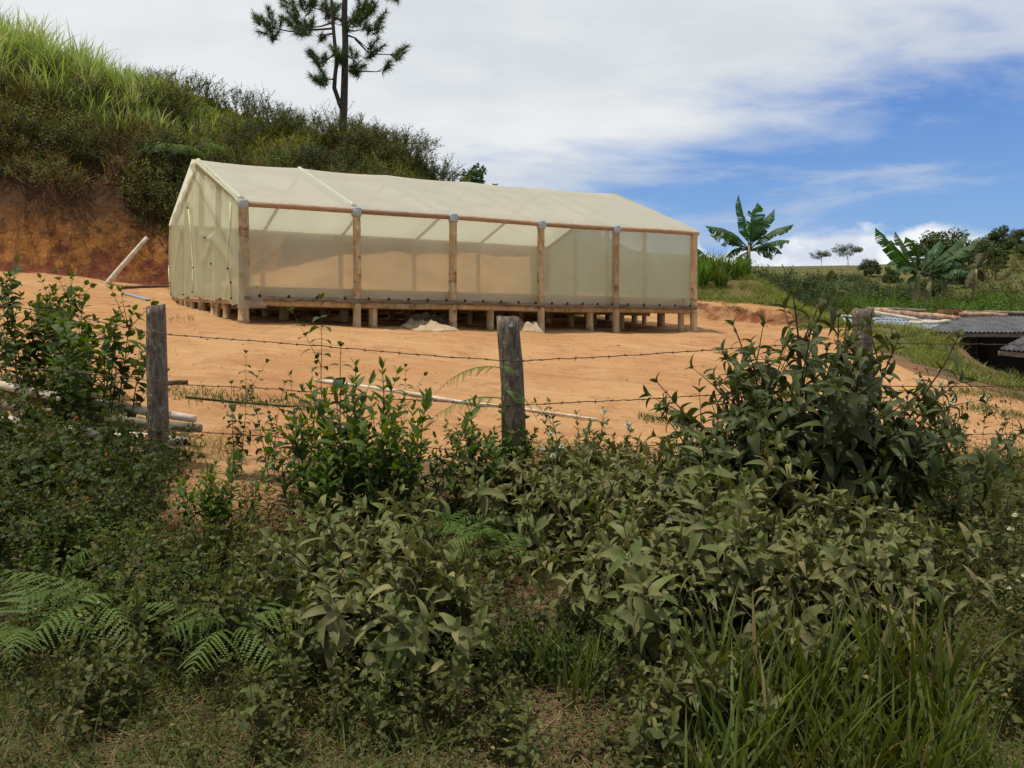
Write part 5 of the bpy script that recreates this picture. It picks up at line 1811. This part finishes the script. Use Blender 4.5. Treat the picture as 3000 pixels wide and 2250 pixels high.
# round bright tree peeping over the ridge
tt = leafy_tree(500, 3.0, 2.0, 2.0, 2600, 0.16, MT["l_scrub3"], 0.07)
c = P(1022, 405, 36)
c[2] = P(1018, 355, 36)[2] - 3.0
c[2] = float(gz(c[0], c[1]))
place("round_tree", tt, c, "rounded leafy tree peeping over the shed ridge at the end of the hill", "tree", None, 0.3, float((P(1018, 338, 36)[2] - c[2]) / 3.0))


def banana_leaf(b, mb, rng, pts, width, torn=9, tint=0.5):
    """a torn leaf along a curved midrib given by points; halves hang a little"""
    pts = np.array(pts, float)
    n = 30
    s = np.linspace(0, len(pts) - 1, n + 1)
    # smooth the midrib
    q = np.array([[np.interp(a, range(len(pts)), pts[:, k]) for k in range(3)] for a in s])
    for _ in range(6):
        q[1:-1] = (q[:-2] + 2 * q[1:-1] + q[2:]) / 4
    mb.tube(q, np.linspace(0.028, 0.006, n + 1), 6, 0.8)
    tg = np.gradient(q, axis=0)
    tears = {(sd, int(k)): rng.uniform(0.2, 0.9) for sd in (1, -1) for k in rng.choice(np.arange(5, n - 1), torn)}
    for sd in (1, -1):
        for i in range(4, n):
            def row(j, sh):
                t = j / n
                w = width * 0.62 * min(1, (t - 0.10) * 5) * min(1, (1 - t) * 4.0 + 0.02)
                w = max(w, 0.01)
                d = unit(tg[j])
                side = unit(np.cross(d, (0, 0, 1))) * sd
                up = np.cross(side, d) * sd
                up = up if up[2] > 0 else -up
                m = 4
                r = []
                for k in range(m + 1):
                    a = k / m
                    r.append(q[j] + d * sh * a * 0.6 + side * w * a * math.cos(0.15 + 0.35 * a + droop[i]) + up * w * (0.22 * a - (0.55 + droop[i]) * a * a) + d * w * 0.25 * a)
                return r
            droop = droop_of[sd]
            sh = 0.05 if (sd, i) in tears else 0.0
            r0, r1 = row(i, sh), row(i + 1, -sh * tears.get((sd, i + 1), 0))
            if (sd, i) in tears:
                r0 = row(i, width * 0.05)
            v = np.array(r0 + r1)
            m = 5
            b.add(v, [(k, k + 1, m + k + 1, m + k) for k in range(m - 1)], None, float(np.clip(tint + rng.normal(0, 0.08), 0, 0.88)))


droop_of = {}


def banana(base, crown, leaves, label, Y, seed, stems=((0, 0),), dry=()):
    rng = np.random.default_rng(seed)
    r = empty("banana_plant", base, label, "banana plant")
    for dx, dz in stems:
        b = B()
        p0 = np.array(base) + (dx, 0, -0.15); p1 = np.array(crown) + (dx * 1.3, 0, dz)
        b.tube([p0, (p0 * 2 + p1) / 3, (p0 + p1 * 2) / 3, p1], [0.11, 0.10, 0.09, 0.05], 10)
        b.obj("pseudostem", MT["banana_stem"], r)
    for i, (pl, w, dy, ti) in enumerate(leaves):
        for sd in (1, -1):
            base_d = rng.uniform(0.0, 0.5)
            step = np.repeat(rng.normal(0, 0.16, 11), 3)[:31]
            droop_of[sd] = base_d + step
        pts = [P(x, y, Y + dy * k / (len(pl) - 1)) for k, (x, y) in enumerate(pl)]
        b, mb = B(), B()
        banana_leaf(b, mb, rng, pts, w, 10, ti)
        lo = b.obj("leaf", MT["l_banana_dry"] if i in dry else MT["l_banana"], r)
        mb.obj("midrib", MT["green_stem"], lo)


YB = 32.0
bb0 = P(1612, 590, YB); bb0[2] = min(bb0[2], float(gz(bb0[0], bb0[1])))
banana(bb0, P(1618, 530, YB), [
    ([(1619, 535), (1612, 500), (1604, 460), (1595, 421)], 0.42, 0.3, 0.35),
    ([(1620, 535), (1622, 500), (1628, 465), (1636, 438)], 0.75, -0.3, 0.30),
    ([(1621, 535), (1635, 505), (1652, 478), (1673, 452)], 0.45, 0.8, 0.4),
    ([(1621, 538), (1645, 515), (1675, 495), (1714, 485)], 0.60, -0.6, 0.6),
    ([(1621, 540), (1650, 528), (1685, 518), (1706, 520)], 0.50, 0.5, 0.55),
    ([(1617, 538), (1590, 508), (1560, 493), (1524, 488)], 0.55, -0.5, 0.6),
    ([(1617, 540), (1590, 520), (1562, 508), (1533, 508)], 0.55, 0.6, 0.45),
    ([(1617, 542), (1600, 535), (1582, 540), (1567, 556)], 0.45, 0.4, 0.35),
    ([(1621, 542), (1640, 540), (1660, 545), (1668, 562)], 0.45, -0.5, 0.4),
    ([(1616, 545), (1606, 548), (1596, 560), (1590, 580)], 0.35, -0.7, 0.3),
    ([(1620, 535), (1626, 505), (1640, 480), (1650, 466)], 0.60, 0.5, 0.25),
    ([(1622, 542), (1650, 532), (1676, 534), (1690, 548)], 0.5, -0.2, 0.35),
    ([(1616, 540), (1592, 524), (1570, 520), (1556, 530)], 0.5, 0.2, 0.3),
], "banana plant with a crown of torn leaves, first right of the shed", YB, 61)
YB2 = 27.0
bb1 = P(1972, 628, YB2); bb1[2] = min(bb1[2], float(gz(bb1[0], bb1[1])))
banana(bb1, P(1985, 585, YB2), [
    ([(1980, 592), (1955, 560), (1922, 525), (1891, 492)], 0.55, -0.4, 0.35),
    ([(1983, 590), (1968, 555), (1950, 525), (1933, 500)], 0.40, 0.5, 0.45),
    ([(1985, 588), (1982, 555), (1972, 525), (1956, 512)], 0.42, -0.3, 0.5),
    ([(1990, 590), (2005, 560), (2020, 535), (2032, 520)], 0.40, 0.5, 0.35),
    ([(1992, 592), (2025, 560), (2060, 530), (2090, 502)], 0.55, -0.5, 0.45),
    ([(1993, 594), (2030, 570), (2070, 545), (2112, 520)], 0.50, 0.4, 0.65),
    ([(1993, 596), (2030, 578), (2060, 562), (2078, 575)], 0.45, -0.6, 0.6),
    ([(1978, 596), (1955, 575), (1930, 562), (1915, 572)], 0.40, 0.6, 0.35),
    ([(1990, 592), (2000, 565), (2004, 545), (1998, 530)], 0.30, 0.2, 0.3),
    ([(1996, 598), (2020, 590), (2040, 592), (2050, 606)], 0.35, -0.3, 0.5),
    ([(1984, 600), (1975, 596), (1966, 600), (1962, 615)], 0.3, -0.4, 0.5),
    ([(2012, 602), (2040, 575), (2066, 548), (2086, 530)], 0.60, 0.8, 0.30),
    ([(2012, 604), (2038, 590), (2066, 580), (2095, 588)], 0.50, -0.8, 0.55),
    ([(1978, 596), (1960, 570), (1940, 545), (1915, 525)], 0.55, 0.9, 0.30),
    ([(1980, 598), (1968, 580), (1955, 575), (1942, 590)], 0.45, -0.8, 0.40),
], "clump of banana plants with several stems behind the leafy hedge", YB2, 62, stems=((0, 0), (0.30, 0.02)))
bb2 = P(2095, 620, 30); bb2[2] = min(bb2[2], float(gz(bb2[0], bb2[1])))
banana(bb2, P(2108, 575, 30), [
    ([(2108, 580), (2112, 560), (2118, 545), (2120, 560)], 0.4, 0.3, 0.3),
    ([(2106, 582), (2098, 585), (2092, 600), (2088, 625)], 0.35, -0.3, 0.3),
    ([(2108, 582), (2116, 580), (2122, 590), (2124, 610)], 0.35, 0.3, 0.3)],
    "withered banana plant with hanging brown leaves right of the banana clump", 30, 63, dry=(0, 1, 2), stems=((0, -0.1),))
YB3 = 25
bb3 = P(1545, 600, YB3); bb3[2] = float(gz(bb3[0], bb3[1]))
banana(bb3, P(1548, 590, YB3), [
    ([(1548, 590), (1530, 560), (1512, 540), (1490, 530)], 0.5, 0.3, 0.25),
    ([(1550, 590), (1575, 575), (1592, 572), (1605, 590)], 0.5, -0.3, 0.25)],
    "low dark banana sucker half hidden in the cane beside the shed", YB3, 64)

# cane clump beside the shed
canes = [tuft_mesh(310 + i, 130, 1.35, 0.045, 0.30, 0.45, 0.25, "l_hedge") for i in range(2)]
for i, (px, Y, top) in enumerate(((1512, 23.5, 545), (1540, 24, 535), (1568, 24.3, 540), (1592, 24.0, 555), (1525, 25, 540), (1556, 23.3, 565), (1605, 24.6, 575))):
    place("cane_clump", [("blades", canes[i % 2])], at_px(px, Y), "tall green cane clump growing on the bank at the right end of the shed", "cane clump", "cane clumps beside the shed", RN.uniform(0, 6.28), max(0.5, hscale(top, px, Y, 1.35)))

# bushes and hedges behind the yard on the right
O_hedge = dict(O_scrub, leaf=0.13, gap=0.11, branches=8)
hedge = [plant_meshes("hedge", 420 + i, 10, 1.2, 0.35, (0.1, 0.9), 0.014, [leaf_T(0.5, 0.3, 0.15, 0.42, 4)], O_hedge, m_, MT["twig"]) for i, m_ in enumerate((MT["l_hedge"], MT["l_hedge"], MT["l_scrub3"]))]
for i, px in enumerate(range(1800, 2280, 38)):
    for j, (Y, top) in enumerate(((24.5, 645), (26.0, 630), (28.0, 622))):
        x = px + RN.uniform(-16, 16)
        if x < 1850 and j == 0: continue
        tp = top + RN.uniform(-8, 10) + (12 if x < 1880 else 0)
        place("hedge_shrub", hedge[(i + j) % 2], at_px(x, Y), "bright green leafy shrub in the hedge rows behind the sheds", "shrub", "hedge shrubs behind the sheds", RN.uniform(0, 6.28), max(0.45, hscale(tp, x, Y, 1.25)))
for i, (px, Y, top) in enumerate(((1640, 27, 585), (1665, 27, 572), (1690, 28, 570), (1715, 28, 590), (1740, 28, 596), (1770, 29, 605), (1660, 25, 612), (1700, 25, 622), (1735, 26, 628), (1790, 30, 612), (1625, 26, 600), (1775, 26, 640), (1815, 30, 615), (1600, 25, 600), (1845, 30, 618))):
    place("dark_bush", hedge[2] if i % 3 else scrub[0], at_px(px, Y), "dark blue green bush between the banana plants, beyond the bank", "bush", "dark bushes between the banana plants", RN.uniform(0, 6.28), max(0.5, hscale(top, px, Y, 1.25)))

# far trees on the grassy hill
ftree = [leafy_tree(510, 5.0, 5.2, 4.2, 5200, 0.34, MT["l_far"], 0.16, 22), leafy_tree(511, 5.0, 6.0, 2.6, 2600, 0.28, MT["l_far"], 0.08, 14, True), leafy_tree(512, 5.0, 4.4, 4.6, 5200, 0.34, MT["l_far"], 0.13, 22)]
for i, (px, Y, top, v, lab) in enumerate((
        (1832, 85, 525, 1, "spindly open crowned tree on the far grassy hill"), (1775, 85, 567, 1, "small flat tree on the skyline of the far hill"),
        (2035, 62, 486, 0, "rounded tall tree rising behind the banana clump"), (2160, 70, 472, 2, "largest dark tree on the right skyline"), (2200, 72, 490, 0, "dark tree at the right picture edge, next to the largest one"),
        (2118, 66, 508, 0, "dark tree left of the largest skyline tree"), (2230, 66, 480, 2, "dark skyline tree cut by the right picture edge"), (2150, 64, 530, 0, "lower dark tree under the largest skyline tree"), (1960, 48, 600, 2, "dark bushy tree behind the stems of the banana clump"), (2010, 50, 592, 0, "rounded dark tree just right behind the banana clump"), (1895, 46, 606, 0, "dark tree low in the valley left of the banana clump"), (1840, 44, 602, 2, "dark rounded tree in the valley centre"), (1790, 46, 598, 0, "dark rounded tree left in the valley"),
        (1880, 70, 585, 0, "low bushy tree on the slope left of the banana clump"), (1925, 66, 580, 2, "bushy tree on the slope just behind the banana clump"), (1850, 60, 592, 1, "scrubby small tree low on the far slope"),
        (1760, 60, 590, 0, "scrubby tree on the far slope above the dark bushes"), (1800, 62, 600, 2, "small dark tree in the valley between the bananas"), (2090, 58, 575, 0, "low tree right of the banana clump, below the skyline"))):
    g = at_px(px, Y)
    place("far_tree", ftree[v], g, lab, "tree", None, RN.uniform(0, 6.28), max(0.3, hscale(top, px, Y, 5.2)))
k = 0
for _ in range(70):
    Y = RN.uniform(38, 62); px = RN.uniform(1640, 2300)
    g = at_px(px, Y)
    if k > 34: break
    place("slope_bush", scrub[k % 4], g - np.array((0, 0, 0.1)), "scattered scrub bush on the far grassy slope", "bush", "scrub bushes on the far slope", RN.uniform(0, 6.28), RN.uniform(0.8, 2.0))
    k += 1


def bank_grass():
    rng = np.random.default_rng(81)
    n = 90000
    X = rng.uniform(2.5, 11, n); Y = rng.uniform(13.0, 27, n)
    yb = np.maximum(24.3 - 0.75 * (X - 1), 19.4)
    top = (Y - yb + 0.5 * fbm(X, Y, 71, 2) > 1.0) & (X < 8)
    mound = (np.exp(-((X - 7.3) ** 2 / 1.6 + (Y - 17.6) ** 2 / 2.2)) > 0.25) | ((X - 0.12 * (Y - 13) > 6.0) & (Y + 0.8 * fbm(X, Y, 72, 2) > 14.6) & (Y < 16.6)) | ((X > 6.5) & (Y > 18.5))
    pit = gz(X, Y) < 0.15
    ok = (top | mound) & ~pit & (fbm(X * 1.4, Y * 1.4, 6, 3) > -0.16)
    X, Y = X[ok], Y[ok]
    b = B()
    blades(b, np.stack([X, Y, gz(X, Y) - 0.01], 1), rng.uniform(0.05, 0.24, len(X)), rng.uniform(0.008, 0.02, len(X)), rng, 0.9, 0.8, tint=(0.55, 0.3), seg=2)
    tag(b.obj("bank_grass", MT["l_scrub2"]), "rough grass on the banks to the right of the shed", "grass", kind="stuff")


bank_grass()


# ------------------------------------------------------------------ low sheds in the pit at the right
def corrugated(c00, c10, c11, c01, mat, name, parent, waves=26, amp=0.022, thick=0.012):
    """roof sheet: c00-c10 lower edge, c01-c11 upper edge, corrugation runs down the slope"""
    nu, nv = waves * 6 + 1, 4
    c00, c10, c11, c01 = (np.asarray(c, float) for c in (c00, c10, c11, c01))
    nrm = unit(np.cross(c10 - c00, c01 - c00))
    if nrm[2] < 0: nrm = -nrm
    u, v = np.meshgrid(np.linspace(0, 1, nu), np.linspace(0, 1, nv), indexing="ij")
    u, v = u.ravel()[:, None], v.ravel()[:, None]
    p = (c00 * (1 - u) + c10 * u) * (1 - v) + (c01 * (1 - u) + c11 * u) * v + nrm * amp * np.sin(u * waves * 2 * PI)
    b = B()
    b.grid(p, nu, nv)
    b.grid(p - nrm * thick, nu, nv)
    return b.obj(name, mat, parent)


def build_sheds():
    r = empty("corrugated_shed", G(11.5, 18.5), "low open shed with grey corrugated roof sunk in the pit at the right edge", "shed")
    a0, a1 = P(1992, 717, 17.0), P(2650, 719, 17.0)
    d0, d1 = P(2068, 685, 20.0), P(2650, 676, 20.4)
    corrugated(a0, a1, d1, d0, MT["old_roof"], "roof", r, 70, 0.014)
    b = B(); b.beam(a0 + (0, 0.05, -0.06), a1 + (0, 0.05, -0.06), 0.07, 0.07)
    b.beam(a0 + (0, 0.0, -0.035), d0 + (0, 0, -0.035), 0.10, 0.04)
    b.obj("eave_beam", MT["bamboo_dark"], r, False)
    b = B(); b.beam(d0 + (0.6, 0.3, -1.2), d1 + (0, 0.3, -1.2), 0.06, 2.3)
    b.beam(a0 + (1.0, 0.6, -1.4), d0 + (0.5, 0.2, -1.2), 0.06, 2.2)
    b.obj("plank_wall", MT["interior_shade"], r, False)  # walls coloured almost black to give the shade under the roof
    for x in (2230, 2340):
        p = P(x, 722, 17.15)
        b = B(); b.tube([(p[0], p[1], float(gz(p[0], p[1])) - 0.2), p - (0, 0, 0.03)], 0.05, 8)
        b.obj("post", MT["bamboo_dark"], r)
    # nearer lean-to
    r2 = empty("lean_to", G(10, 15.2), "second low lean-to roof in front of the shed, its corner at the right picture edge", "shed")
    a0, a1 = P(2157, 754, 15.3), P(2700, 800, 14.6)
    d0, d1 = P(2240, 712, 16.2), P(2700, 716, 16.2)
    corrugated(a0, a1, d1, d0, MT["old_roof"], "roof", r2, 50, 0.014)
    b = B(); b.beam(a0 + (0.03, 0.05, -0.07), a1 + (0, 0.05, -0.07), 0.07, 0.08)
    b.obj("eave_beam", MT["bamboo_dark"], r2, False)
    # bluish sheet roof on the left
    r3 = empty("zinc_shed", G(8.6, 19.0), "low shed roof of bluish zinc sheets behind the third fence post", "shed")
    corrugated(P(1842, 714, 17.8), P(2003, 719, 17.4), P(2072, 690, 20.0), P(1815, 680, 20.2), MT["zinc"], "roof", r3, 26, 0.009)
    # logs and oddments weighing the roofs down
    for i, (p, q, rad, m, lab) in enumerate((
            (P(1872, 668, 19.9), P(2000, 671, 20.0), 0.05, MT["bamboo_dark"], "thin dark pole along the top edge of the zinc roof"),
            (P(1890, 672, 19.6), P(2072, 689, 19.4), 0.085, MT["red_log"], "thick reddish log lying along the top of the zinc roof"),
            (P(1880, 674, 19.2), P(1985, 692, 19.0), 0.045, MT["pale_log"], "pale split log below the thick reddish one on the zinc roof"),
            (P(1965, 697, 18.6), P(2052, 694, 18.5), 0.05, MT["pale_log"], "short crooked grey log lying loose on the zinc roof"),
            (P(2060, 680, 20.1), P(2175, 682, 20.2), 0.07, MT["red_log"], "brown log along the ridge of the grey corrugated roof"),
            (P(2125, 676, 20.4), P(2300, 678, 20.5), 0.06, MT["bamboo_dark"], "dark pole on the ridge of the grey corrugated roof"))):
        pole("roof_log", [p, (p + q) / 2 + np.array((0, 0, 0.012 * (-1) ** i)), q], rad, m, lab, "log", seed=70 + i)
    b = B(); c = P(2051, 672, 20.0); b.box(c, (0.22, 0.02, 0), (-0.01, 0.12, 0), (0, 0, 0.035))
    tag(b.obj("clay_tile", MT["brick"], None, False), "red clay tile laid on the roof logs between the two roofs", "tile")
    b = B(); c = P(2097, 674, 20.2); b.box(c, (0.14, 0.01, 0), (0, 0.1, 0), (0, 0, 0.03))
    tag(b.obj("pale_slab", MT["pale_log"], None, False), "small whitish slab on the ridge of the grey roof", "slab")


build_sheds()
